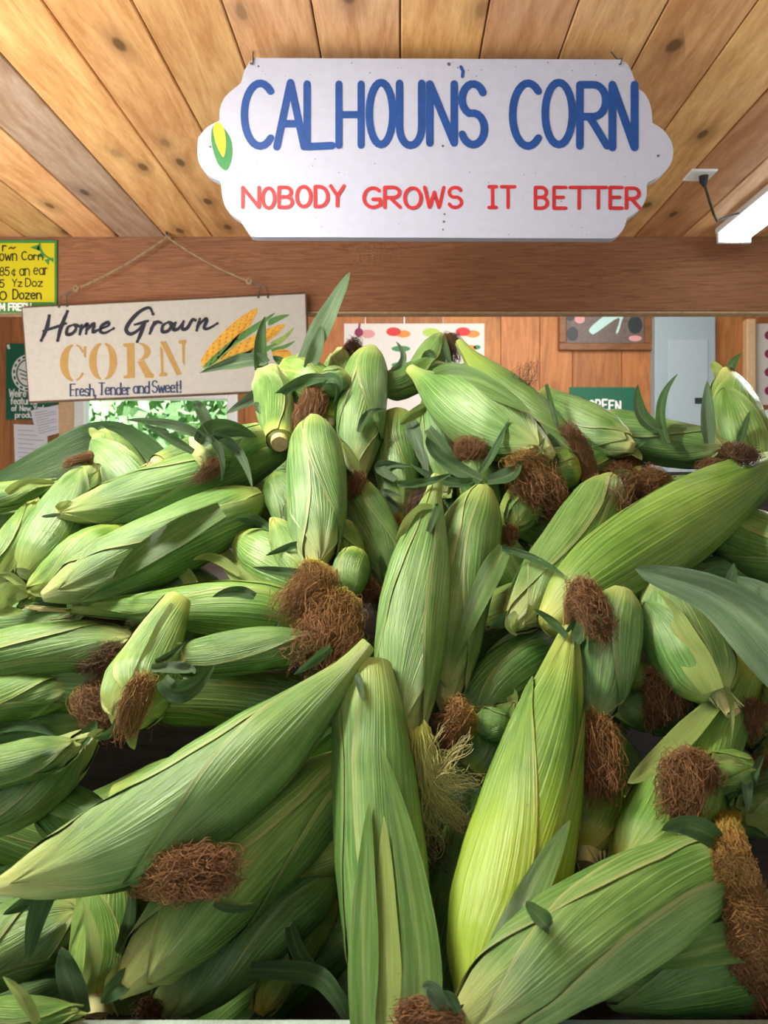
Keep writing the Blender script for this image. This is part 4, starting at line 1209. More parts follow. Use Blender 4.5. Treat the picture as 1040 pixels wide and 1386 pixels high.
E('pale flat-sided ear with a cut stalk lying under the yellow silk skirt', (322, 728), (446, 848), 78, 'n', 2, -10, None, [([(300, 745), (360, 810), (438, 846)], 34, 'leaf_pale'), ([(325, 778), (290, 755), (262, 758)], 15, 'leaf_pale')], 2, 'w', roll=.8)
E('small slim pale ear with a brown pointed tip beside the hanging ear', (420, 800), (367, 702), 44, 'f', 3, 3, None, [([(410, 735), (385, 742), (360, 752)], 10, 'leaf')], 0, 'w')
E('shaded ear behind the hanging ear with a yellow shoulder', (372, 645), (408, 745), 52, 'f', 1, -3, None, [([(320, 700), (350, 705), (372, 722)], 16, 'leaf')], 0, 'd')
E('short ear with a small brown silk tip under the dome of yellow-green silk', (728, 665), (692, 715), 48, 'w', 2, 0, ('brown', [(686, 728)], 22, 80), (), 0, 'g')
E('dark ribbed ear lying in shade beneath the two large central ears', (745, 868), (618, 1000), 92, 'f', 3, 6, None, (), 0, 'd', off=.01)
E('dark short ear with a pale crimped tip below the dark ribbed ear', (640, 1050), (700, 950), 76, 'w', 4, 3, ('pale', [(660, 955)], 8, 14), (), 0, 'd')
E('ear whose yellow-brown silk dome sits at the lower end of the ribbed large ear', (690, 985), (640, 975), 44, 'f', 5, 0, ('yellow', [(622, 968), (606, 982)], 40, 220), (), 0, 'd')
# --- left middle
E('ear with a long twisted cream tip reaching left below the ribbed dark ear', (425, 835), (86, 826), 82, 'l', 3, 8, ('pale', [(52, 820)], 6, 14), [([(345, 808), (318, 801), (288, 808)], 16, 'leaf')], 0, 'y', roll=.4)
E('upright pale ear with a split husk and brown silk pointing down, left of centre', (240, 812), (168, 985), 90, 'v', 5, 3, ('yellow', [(192, 928), (176, 965)], 32, 150), [([(205, 905), (250, 905), (262, 912)], 18, 'leaf_grey'), ([(220, 920), (250, 935), (290, 900)], 34, 'leaf'), ([(210, 895), (232, 885), (252, 868)], 10, 'leaf'), ([(236, 820), (205, 880), (172, 935)], 26, 'leaf_pale')], 0, 'w', roll=.4, off=-.03)
E('horizontal ear at the left edge with a dark silk end in shade', (-40, 893), (188, 868), 74, 'f', 3, -2, ('dark', [(150, 888), (125, 900)], 48, 200), (), 0, 'g')
E('yellow-green ear at the left edge ending in a tan curly silk clump', (-60, 958), (112, 934), 66, 'f', 4, -4, ('brown', [(128, 950), (150, 968)], 56, 300), (), 0, 'y')
E('smooth ear lying flat just above the biggest diagonal ear', (236, 898), (440, 868), 58, 'f', 3, -2, None, [([(250, 895), (238, 880), (246, 870)], 14, 'leaf_pale')], 0, 'g')
E('small pale ear tip peeping over the smooth flat ear', (400, 885), (300, 872), 40, 'b', 2, -6, None, [([(362, 868), (374, 850), (376, 838)], 8, 'leaf')], 0, 'y')
E('biggest diagonal ear with strong pale veins and a cream tip at the left edge', (498, 872), (-2, 1200), 134, 's', 8, -46, None, [([(448, 876), (425, 893), (398, 913)], 20, 'leaf')], 0, 'g', roll=.5, off=-.03)
E('ear directly beneath the biggest diagonal ear with a copper silk tangle', (488, 945), (205, 1145), 102, 'f', 6, -10, ('yellow', [(186, 1168), (228, 1180), (272, 1176)], 76, 420), [([(470, 965), (430, 985), (390, 1002)], 14, 'leaf'), ([(300, 1020), (290, 1048), (302, 1075)], 38, 'leaf_grey'), ([(215, 1120), (235, 1090), (256, 1050)], 14, 'leaf_grey')], 0, 'd', off=-.01)
E('wide ear with fine straight ribs below the copper silk tangle', (490, 1030), (158, 1345), 122, 'f', 6, 8, None, [([(284, 1192), (304, 1218), (342, 1222)], 9, 'leaf_pale'), ([(290, 1222), (318, 1230), (352, 1226)], 12, 'leaf')], 0, 'g', roll=-.3, off=-.01)
E('short pale ear with a ragged cut stalk in the lower left corner area', (134, 1348), (142, 1148), 82, 'f', 7, 4, None, [([(110, 1345), (126, 1290), (112, 1215)], 20, 'leaf_pale'), ([(160, 1290), (176, 1240), (178, 1190)], 16, 'leaf')], 2, 'w', roll=.2, off=-.02)
E('pale ear at the left edge just above the cream tip of the biggest ear', (-70, 1135), (132, 992), 86, 's', 5, 8, None, (), 0, 'p')
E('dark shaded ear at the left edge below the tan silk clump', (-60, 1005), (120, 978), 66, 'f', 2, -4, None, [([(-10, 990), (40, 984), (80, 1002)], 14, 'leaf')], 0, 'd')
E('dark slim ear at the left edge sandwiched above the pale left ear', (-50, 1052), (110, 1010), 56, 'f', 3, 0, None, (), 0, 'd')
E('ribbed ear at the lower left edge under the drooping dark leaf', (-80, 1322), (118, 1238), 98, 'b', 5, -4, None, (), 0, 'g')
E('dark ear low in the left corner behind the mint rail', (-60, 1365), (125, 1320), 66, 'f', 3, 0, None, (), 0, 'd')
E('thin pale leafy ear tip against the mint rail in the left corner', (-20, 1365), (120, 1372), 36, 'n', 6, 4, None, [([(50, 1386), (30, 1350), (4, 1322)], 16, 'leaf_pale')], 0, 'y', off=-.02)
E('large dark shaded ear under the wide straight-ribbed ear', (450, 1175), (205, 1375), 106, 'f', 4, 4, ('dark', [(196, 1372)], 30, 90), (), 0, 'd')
E('cream-tipped ear showing between the wide ribbed ear and the tall split ear', (520, 1128), (388, 1182), 52, 'f', 4, 5, None, (), 0, 'o')
E('deep yellow ear in the dark hollow at the bottom, its end on the bin floor', (450, 1215), (350, 1372), 52, 'b', 2, 3, None, [([(395, 1320), (382, 1280), (392, 1255)], 14, 'leaf_pale')], 0, 'o', off=.05)
# --- bottom centre
E('tall upright split-husk ear at bottom centre reaching the rail', (492, 905), (534, 1440), 120, 'w', 8, -4, None, [([(525, 1400), (524, 1260), (520, 1105)], 44, 'leaf_pale'), ([(492, 1410), (494, 1250), (500, 1085)], 50, 'husk'), ([(556, 1410), (566, 1250), (516, 1010)], 60, 'husk'), ([(484, 912), (488, 930), (491, 950)], 15, 'leaf_grey')], 0, 'g', roll=.1, off=-.03)
E('slim ear standing just left of the tall split-husk ear', (470, 1150), (498, 1420), 70, 'w', 6, -2, None, (), 0, 'g')
E('huge yellow-green ear right of centre with brown silk at its upper tip', (644, 1365), (774, 832), 140, 'n', 9, 7, ('brown', [(790, 806), (806, 830)], 46, 300), [([(768, 862), (745, 838), (722, 824)], 13, 'leaf'), ([(780, 870), (788, 850), (784, 830)], 22, 'leaf'), ([(655, 1350), (715, 1220), (772, 1110)], 34, 'husk'), ([(744, 1256), (730, 1240), (712, 1220)], 17, 'leaf')], 0, 'y', roll=-.15, off=-.02, yb=.58)  # long yellow reach paints the lit lower part into the husk colour
E('pale ear with a brown-streaked husk and forked brown silk right of the huge ear', (842, 798), (802, 985), 84, 'f', 8, 4, ('yellow', [(806, 1000), (808, 1040)], 54, 260), [([(812, 850), (800, 840), (790, 868)], 22, 'leaf_pale')], 0, 'p', roll=.3, off=-.01)
E('yellow-green ear stub with a dried cut end hanging below the forked silk', (797, 1152), (815, 975), 74, 'f', 7, 0, None, (), 2, 'o', roll=.5, off=-.05)
E('ear with a wide cream stripe and a torn husk hook below the grey leaf', (974, 940), (882, 778), 100, 'f', 7, -6, None, [([(966, 935), (925, 860), (888, 800)], 44, 'leaf_pale'), ([(980, 930), (990, 955), (989, 1010)], 8, 'leaf_pale')], 1, 'p', roll=.2, off=-.02)
E('bent yellow-green ear narrowing upward at right, above the lower right ear', (1010, 890), (838, 1222), 122, 't', 5, -12, None, [([(975, 945), (900, 1020), (850, 1060)], 36, 'leaf_pale')], 0, 'y', roll=.3, off=.01)
E('small ear tip with a round brown silk brush on the bent ear', (1020, 1040), (950, 1042), 48, 'f', 7, 0, ('brown', [(926, 1046), (922, 1075)], 54, 320), [([(965, 1030), (990, 1030), (1012, 1036)], 14, 'leaf_pale'), ([(950, 1062), (958, 1064), (946, 1054)], 10, 'leaf_pale')], 0, 'y', off=-.01)
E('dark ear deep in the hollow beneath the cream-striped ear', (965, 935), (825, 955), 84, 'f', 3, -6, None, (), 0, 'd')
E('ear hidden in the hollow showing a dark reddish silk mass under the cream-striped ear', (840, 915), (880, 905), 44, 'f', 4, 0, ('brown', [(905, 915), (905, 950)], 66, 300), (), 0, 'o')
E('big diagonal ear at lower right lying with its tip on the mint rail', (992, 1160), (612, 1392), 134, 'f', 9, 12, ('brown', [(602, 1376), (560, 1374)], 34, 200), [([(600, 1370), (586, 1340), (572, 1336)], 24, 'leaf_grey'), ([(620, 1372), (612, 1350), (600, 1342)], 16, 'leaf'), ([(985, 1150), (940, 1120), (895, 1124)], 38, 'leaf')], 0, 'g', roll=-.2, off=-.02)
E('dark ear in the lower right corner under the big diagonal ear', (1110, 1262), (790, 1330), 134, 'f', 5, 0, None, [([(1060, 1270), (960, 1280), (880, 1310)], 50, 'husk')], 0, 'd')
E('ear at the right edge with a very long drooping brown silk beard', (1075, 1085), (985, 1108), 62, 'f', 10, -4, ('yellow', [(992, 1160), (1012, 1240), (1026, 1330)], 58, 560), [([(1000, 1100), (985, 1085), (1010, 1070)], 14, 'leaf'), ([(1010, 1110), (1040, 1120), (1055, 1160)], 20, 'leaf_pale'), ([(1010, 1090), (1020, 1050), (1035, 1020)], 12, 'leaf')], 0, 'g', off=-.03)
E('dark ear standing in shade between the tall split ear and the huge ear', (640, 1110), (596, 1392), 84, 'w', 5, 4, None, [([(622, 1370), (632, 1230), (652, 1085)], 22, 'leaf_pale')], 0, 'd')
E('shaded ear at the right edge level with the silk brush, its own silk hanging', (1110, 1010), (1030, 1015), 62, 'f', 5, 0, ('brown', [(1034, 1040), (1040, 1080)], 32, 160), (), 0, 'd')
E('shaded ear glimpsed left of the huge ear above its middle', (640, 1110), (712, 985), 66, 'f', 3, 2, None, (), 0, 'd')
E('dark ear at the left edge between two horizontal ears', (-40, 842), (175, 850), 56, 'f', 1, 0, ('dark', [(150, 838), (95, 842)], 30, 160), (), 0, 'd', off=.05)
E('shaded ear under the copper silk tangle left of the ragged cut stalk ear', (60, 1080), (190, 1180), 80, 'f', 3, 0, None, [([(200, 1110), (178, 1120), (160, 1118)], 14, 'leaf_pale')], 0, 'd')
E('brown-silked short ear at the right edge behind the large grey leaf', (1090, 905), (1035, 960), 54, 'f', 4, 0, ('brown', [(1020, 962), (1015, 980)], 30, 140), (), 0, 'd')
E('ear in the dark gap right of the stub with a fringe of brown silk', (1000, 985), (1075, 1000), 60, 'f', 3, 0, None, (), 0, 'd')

# ---- settle the heap: slide ears along depth until they only press lightly on each other
NE = len(EARS)
NS = 10
SS = np.linspace(0.03, 0.97, NS)
for e_ in EARS:
    zb = surf(min(1400, e_['b'][1])); zt = surf(min(1400, e_['t'][1]))
    # an ear's own width in the photograph also says how near it lies
    dw = 0.059 * F / e_['w']
    mid = 0.5 * (zb + zt)
    k = min(0.10, max(-0.05, (dw - mid) * 0.25)) if e_['w'] > 58 else 0.0
    sl = zt - zb
    L2 = math.hypot(e_['t'][0] - e_['b'][0], e_['t'][1] - e_['b'][1]) * mid / F
    lim = 0.75 * L2
    sl = max(-lim, min(lim, sl))
    e_['zb'] = mid - sl / 2 + k + e_['off'] - e_['dz'] * 0
    e_['zt'] = mid + sl / 2 + k + e_['off'] + e_['dz']
ZB = np.array([e_['zb'] for e_ in EARS]); ZT = np.array([e_['zt'] for e_ in EARS])
Z0B, Z0T = ZB.copy(), ZT.copy()
LV = np.array([e_['lv'] for e_ in EARS], float)
PX = np.zeros((NE, NS)); PY = np.zeros((NE, NS)); RW = np.zeros((NE, NS))
for i, e_ in enumerate(EARS):
    b_ = np.array(e_['b'], float); t_ = np.array(e_['t'], float)
    n_ = np.array([-(t_ - b_)[1], (t_ - b_)[0]]); n_ /= np.linalg.norm(n_)
    c_ = (b_ + t_) / 2 + n_ * e_['bend'] * 2
    for k, s in enumerate(SS):
        q = b_ * (1 - s) ** 2 + c_ * 2 * s * (1 - s) + t_ * s * s
        PX[i, k], PY[i, k] = q
        RW[i, k] = e_['w'] / 2 * np.interp(s, [p[0] for p in PROF[e_['prof']]], [p[1] for p in PROF[e_['prof']]])
sgn = np.sign(LV[:, None] - LV[None, :])          # +1: i in front of j
for it in range(160):
    Z = ZB[:, None] * (1 - SS) + ZT[:, None] * SS
    X3 = np.stack([(PX - CX) * Z / F, Z, (CY - PY) * Z / F], -1).reshape(-1, 3)
    RR = (RW * Z / F).reshape(-1)
    D = np.linalg.norm(X3[:, None, :] - X3[None, :, :], axis=-1)
    pen = 0.86 * (RR[:, None] + RR[None, :]) - D
    own = np.repeat(np.arange(NE), NS)
    pen[own[:, None] == own[None, :]] = 0
    pen = np.maximum(pen, 0)
    s_ = sgn[own[:, None], own[None, :]]
    zf = X3[:, 1]
    same = np.sign(zf[None, :] - zf[:, None])
    s_ = np.where(s_ == 0, same, s_)
    push = -(pen * s_)                              # front one comes nearer
    # strongest contact per sample
    mx = np.where(np.abs(push).max(1) > 0, push[np.arange(len(push)), np.abs(push).argmax(1)], 0).reshape(NE, NS)
    ZB += 0.30 * (mx * (1 - SS)).sum(1) / NS * 2
    ZT += 0.30 * (mx * SS).sum(1) / NS * 2
    ZB += 0.012 * (Z0B - ZB); ZT += 0.012 * (Z0T - ZT)
    ZB = np.clip(ZB, Z0B - 0.11, Z0B + 0.14); ZT = np.clip(ZT, Z0T - 0.11, Z0T + 0.14)
    ZB = np.maximum(ZB, 0.33); ZT = np.maximum(ZT, 0.33)
for i, e_ in enumerate(EARS):
    e_['zb'], e_['zt'] = float(ZB[i]), float(ZT[i])


# ---- builders
Zf = ZB[:, None] * (1 - SS) + ZT[:, None] * SS


def front_depth(q, i, dlv=0):
    """depth of the nearest husk face at a pixel among ears no higher in the heap than ear i"""
    best = 9.0
    for j in range(NE):
        if j == i or LV[j] > LV[i] + dlv: continue
        d = np.hypot(PX[j] - q[0], PY[j] - q[1])
        rw = RW[j] * 1.12 + 7
        k = d < rw
        if k.any():
            z = Zf[j][k] - (RW[j][k] * Zf[j][k] / F) * np.sqrt(1 - (d[k] / rw[k]) ** 2)
            best = min(best, float(z.min()))
    return best


def axis_of(e_, n=40):
    b_ = np.array(e_['b'], float); t_ = np.array(e_['t'], float)
    nn = np.array([-(t_ - b_)[1], (t_ - b_)[0]]); nn /= np.linalg.norm(nn)
    c_ = (b_ + t_) / 2 + nn * e_['bend'] * 2
    s = np.linspace(0, 1, n)
    q = b_ * ((1 - s) ** 2)[:, None] + c_ * (2 * s * (1 - s))[:, None] + t_ * (s * s)[:, None]
    z = e_['zb'] * (1 - s) + e_['zt'] * s
    p3 = np.stack([(q[:, 0] - CX) * z / F, z, CZ + (CY - q[:, 1]) * z / F], -1)
    zm = 0.5 * (e_['zb'] + e_['zt'])
    return s, p3, e_['w'] / 2 * zm / F


def frames(p3):
    T = np.gradient(p3, axis=0); T /= np.linalg.norm(T, axis=1)[:, None]
    mid = len(p3) // 2
    v = np.array([0, 0, CZ]) - p3[mid]
    Nn = np.zeros_like(T)
    for i in range(len(p3)):
        a = v - T[i] * np.dot(v, T[i])
        Nn[i] = a / max(1e-9, np.linalg.norm(a))
    B = np.cross(T, Nn)
    return T, Nn, B


def husk_geo(s, p3, rad, prof, rnd, roll, nl, twist):
    """wrapped husk: a core and nl overlapping leaves, as one surface set; returns verts, faces, uvs"""
    T, Nn, B = frames(p3)
    xs = [q[0] for q in PROF[prof]]; ys = [q[1] for q in PROF[prof]]
    fine = np.linspace(0, 1, 121)
    fy = np.interp(fine, xs, ys)
    pad = np.concatenate([np.full(6, fy[0]), fy, np.full(6, fy[-1])])
    ker = np.hanning(11); ker /= ker.sum()
    fs_ = np.convolve(pad, ker, 'same')[6:-6]
    r = rad * np.interp(s, fine, fs_)
    ph = [rnd.uniform(0, 6.28) for _ in range(8)]
    V, Fc, UV, ED = [], [], [], []

    def surf_pt(i, ang, lift):
        si = s[i]
        wob = 1 + 0.022 * math.sin(2 * ang + ph[0] + 4 * si) + 0.016 * math.sin(3 * ang + ph[1] - 6 * si) + 0.010 * math.sin(5 * ang + ph[2] + 9 * si) + 0.012 * math.sin(9 * si + ph[3]) + (0.012 + 0.05 * si ** 3) * math.sin(7 * ang + ph[4] + 3 * si) + 0.03 * si ** 3 * math.sin(11 * ang + ph[6] - 2 * si)
        rr = r[i] * wob + lift
        return p3[i] + (Nn[i] * math.cos(ang) + B[i] * math.sin(ang)) * rr

    n = len(s)
    NU = 28
    base = 0
    for i in range(n):                                    # core
        for k in range(NU + 1):
            ang = 2 * math.pi * k / NU + twist * s[i] * 0.6
            V.append(surf_pt(i, ang, -0.0006)); UV.append((k / NU * 2.2, s[i])); ED.append(0.0)
    for i in range(n - 1):
        for k in range(NU):
            a = base + i * (NU + 1) + k
            Fc.append((a, a + 1, a + NU + 2, a + NU + 1))
    # end caps
    for i0, rev in ((0, True), (n - 1, False)):
        c = len(V); V.append(p3[i0]); UV.append((0.5, s[i0])); ED.append(0.0)
        for k in range(NU):
            a = base + i0 * (NU + 1) + k
            Fc.append((a + 1, a, c) if rev else (a, a + 1, c))
    NW = 17
    for L in range(nl):
        phi = roll + L * 2.39996 + rnd.uniform(-.25, .25)
        A = rnd.uniform(1.5, 2.1)
        se = rnd.uniform(0.93, 1.0) if L < nl - 1 or rnd.random() < .6 else rnd.uniform(0.66, 0.9)
        lift0 = 0.0002 + 0.00042 * L
        tw_ = twist * rnd.uniform(0.5, 1.4)
        pw = rnd.uniform(2.6, 5.0) if se > .92 else rnd.uniform(1.6, 2.4)
        base = len(V)
        m = n
        u0 = rnd.random() * 5
        flare = rnd.uniform(0.0, 0.0015)
        for i in range(m):
            t = i / (m - 1)
            si = t * se
            x = si * (n - 1); i0 = min(n - 2, int(x)); fx = x - i0
            half = A * max(0.0, 1 - t ** pw) ** 0.72 * (0.86 + 0.14 * min(1, t * 4))
            half = max(half, 0.012)
            for k in range(NW):
                u = k / (NW - 1) * 2 - 1
                ang = phi + tw_ * si + u * half
                edge = abs(u) ** 7
                lift = lift0 + 0.0005 * edge + flare * t ** 9 + 0.0005 * math.sin(u * 9 + ph[5] + si * 12) * (t)
                q = surf_pt(i0, ang, lift) * (1 - fx) + surf_pt(i0 + 1, ang, lift) * fx
                V.append(q); UV.append((u0 + (u * .5 + .5) * A / 2.6, si)); ED.append(abs(u) ** 14)
        for i in range(m - 1):
            for k in range(NW - 1):
                a = base + i * NW + k
                Fc.append((a, a + 1, a + NW + 1, a + NW))
    return V, Fc, UV, ED


def leaf_geo(pts, width, rnd, fold=0.35, lobe=True):
    """blade along 3-D points with a shallow V fold; returns verts, faces, uvs"""
    p = [np.array(q, float) for q in pts]
    if len(p) == 2: p = [p[0], (p[0] + p[1]) / 2 + np.array([0, 0, 0.002]), p[1]]
    n = 20
    out = []
    if len(p) == 3:
        c = 2 * p[1] - (p[0] + p[2]) / 2
        for i in range(n):
            t = i / (n - 1)
            out.append(p[0] * (1 - t) ** 2 + c * 2 * t * (1 - t) + p[2] * t * t)
    else:
        m = len(p)
        for i in range(n):
            x = i / (n - 1) * (m - 1); k = min(m - 2, int(x)); t = x - k
            a, b_, c, d = p[max(0, k - 1)], p[k], p[k + 1], p[min(m - 1, k + 2)]
            out.append(.5 * (2 * b_ + (c - a) * t + (2 * a - 5 * b_ + 4 * c - d) * t * t + (3 * b_ - a - 3 * c + d) * t ** 3))
    P3 = np.array(out)
    T = np.gradient(P3, axis=0); T /= np.linalg.norm(T, axis=1)[:, None]
    V, Fc, UV, ED = [], [], [], []
    NW = 9
    tl = rnd.uniform(-.5, .5)
    ph = rnd.uniform(0, 6.28)
    for i in range(n):
        t = i / (n - 1)
        view = np.array([0, 0, CZ]) - P3[i]; view /= np.linalg.norm(view)
        side = np.cross(T[i], view)
        if np.linalg.norm(side) < 1e-3: side = np.array([1., 0, 0])
        side /= np.linalg.norm(side)
        nor = np.cross(side, T[i])
        tilt = tl * 0.9 + 0.3 * t
        sd = side * math.cos(tilt) + nor * math.sin(tilt)
        nr = np.cross(sd, T[i])
        wv = width / 2 * (0.62 + 0.38 * min(1, t * 3.5)) * max(0.0, 1 - t ** 2.6) ** 0.75
        wv = max(wv, 0.0002)
        for k in range(NW):
            u = k / (NW - 1) * 2 - 1
            z = fold * wv * (abs(u) - .3) + 0.10 * wv * math.sin(t * 11 + ph + u * 2)
            V.append(P3[i] + sd * u * wv + nr * z)
            ED.append(0.9 * (k == 4) * (1 - .6 * t))
            UV.append((u * .5 + .5, 0.25 + 0.5 * t + (0.25 * max(0, t - .8) * 5 * 0.4)))
    for i in range(n - 1):
        for k in range(NW - 1):
            a = i * NW + k
            Fc.append((a, a + 1, a + NW + 1, a + NW))
    return V, Fc, UV, ED


def silk_geo(root, path, wid, count, rnd, tight=1.0):
    """tangle of fine threads from the ear's tip along a path of 3-D points, over a matted heart"""
    P3 = [np.array(q, float) for q in [root] + path]
    if len(P3) == 2: P3 = [P3[0], P3[0] * .5 + P3[1] * .5, P3[1]]
    m = len(P3)
    L = sum(np.linalg.norm(b_ - a) for a, b_ in zip(P3, P3[1:]))

    def at(t):
        x = min(max(t, 0), 1.15) * (m - 1); k = min(m - 2, int(x)); f = x - k
        a, b_, c, d = P3[max(0, k - 1)], P3[k], P3[k + 1], P3[min(m - 1, k + 2)]
        if f > 1: return c + (c - b_) * (f - 1)
        return .5 * (2 * b_ + (c - a) * f + (2 * a - 5 * b_ + 4 * c - d) * f * f + (3 * b_ - a - 3 * c + d) * f ** 3)

    V, Fc, UV = [], [], []
    # heart
    n, nr_ = 12, 12
    T0 = P3[-1] - P3[0]; T0 /= max(1e-9, np.linalg.norm(T0))
    A = np.cross(T0, [0, 1., 0.3]); A /= np.linalg.norm(A); Bv = np.cross(T0, A)
    pw = [rnd.uniform(0, 6.28) for _ in range(4)]
    for i in range(n):
        t = i / (n - 1)
        rr = wid * 0.5 * (0.15 + 0.24 * math.sin(math.pi * min(1, t * .9 + .08))) * (1 - max(0, t - .75) * 2.6)
        for k in range(nr_):
            a = 2 * math.pi * k / nr_
            q = rr * (1 + .22 * math.sin(3 * a + pw[0] + 5 * t) + .18 * math.sin(5 * a + pw[1] - 8 * t) + .12 * rnd.uniform(-1, 1))
            V.append(at(t * .92) + A * math.cos(a) * q + Bv * math.sin(a) * q); UV.append((rnd.uniform(.0, .25), t))
    for i in range(n - 1):
        for k in range(nr_):
            Fc.append((i * nr_ + k, i * nr_ + (k + 1) % nr_, (i + 1) * nr_ + (k + 1) % nr_, (i + 1) * nr_ + k))
    Fc.append(tuple(range((n - 1) * nr_, n * nr_)))
    g_ = np.random.default_rng(rnd.randrange(1 << 30))
    ns = 14 + int(min(18, L * 140))
    C = count
    u = lambda lo, hi: g_.uniform(lo, hi, (C, 1))
    t = np.linspace(0, 1, ns)[None, :]
    ln = u(0.5, 1.22)
    xx = np.clip(t * ln, 0, 1.15) * (m - 1)
    kk = np.minimum(m - 2, xx.astype(int)); f = (xx - kk)[..., None]
    Q = np.array(P3)
    a_, b_, c_, d_ = Q[np.maximum(0, kk - 1)], Q[kk], Q[kk + 1], Q[np.minimum(m - 1, kk + 2)]
    fi = np.minimum(f, 1)
    ctr = .5 * (2 * b_ + (c_ - a_) * fi + (2 * a_ - 5 * b_ + 4 * c_ - d_) * fi ** 2 + (3 * b_ - a_ - 3 * c_ + d_) * fi ** 3)
    ctr = ctr + (c_ - b_) * np.maximum(0, f - 1)
    spread = wid * 0.5 * np.sqrt(u(0, 1))
    gg = (0.42 + 0.58 * np.minimum(1, (t * 1.4) ** 1.2)) * (1.05 - (0.55 if L > 0.07 else 0.22) * t)
    ang = u(0, 6.283) + u(-1.2, 1.2) * t
    cu = u(0.4, 1.3) * min(wid, 0.03) * 0.20 * tight
    fs = max(1.0, L / .04)
    f1, f2 = u(2, 6) * fs, u(2, 7) * fs
    q1, q2 = u(0, 6.283), u(0, 6.283)
    ca, cb_ = np.cos(ang) * spread * gg, np.sin(ang) * spread * gg
    ca = ca + cu * t * np.sin(2 * f1 * t + q1); cb_ = cb_ + cu * t * np.sin(2 * f2 * t + q2)
    ct = cu * .8 * t * np.sin(2.6 * f1 * t + q2)
    pts = ctr + ca[..., None] * A + cb_[..., None] * Bv + ct[..., None] * T0
    tt = np.gradient(pts, axis=1); tt /= np.maximum(1e-9, np.linalg.norm(tt, axis=2, keepdims=True))
    x_ = np.cross(tt, np.array([0.31, 0.8, 0.5])); x_ /= np.maximum(1e-9, np.linalg.norm(x_, axis=2, keepdims=True)); y_ = np.cross(tt, x_)
    th = u(0.00013, 0.00026)[..., None]
    ring = np.stack([pts + (x_ * math.cos(k * 2.0944) + y_ * math.sin(k * 2.0944)) * th for k in range(3)], 2)   # C, ns, 3, 3
    base = len(V)
    V = np.concatenate([np.array(V), ring.reshape(-1, 3)])
    uvs = np.empty((C, ns, 3, 2)); uvs[..., 0] = (0.2 + .8 * u(0, 1))[..., None]; uvs[..., 1] = (t * ln)[..., None]
    UV = np.concatenate([np.array(UV), uvs.reshape(-1, 2)])
    i0 = base + (np.arange(C)[:, None, None] * ns + np.arange(ns - 1)[None, :, None]) * 3
    k0 = np.arange(3)[None, None, :]; k1 = (k0 + 1) % 3
    quads = np.stack([i0 + k0, i0 + k1, i0 + 3 + k1, i0 + 3 + k0], -1).reshape(-1, 4)
    Fc = Fc + [tuple(q) for q in quads.tolist()]
    return V, Fc, UV


def near_s(e_, pt):
    b_, t_ = np.array(e_['b'], float), np.array(e_['t'], float)
    d = t_ - b_
    return float(np.clip(np.dot(np.array(pt, float) - b_, d) / np.dot(d, d), 0, 1))


def px3(x, y, d):
    return np.array([(x - CX) * d / F, d, CZ + (CY - y) * d / F])


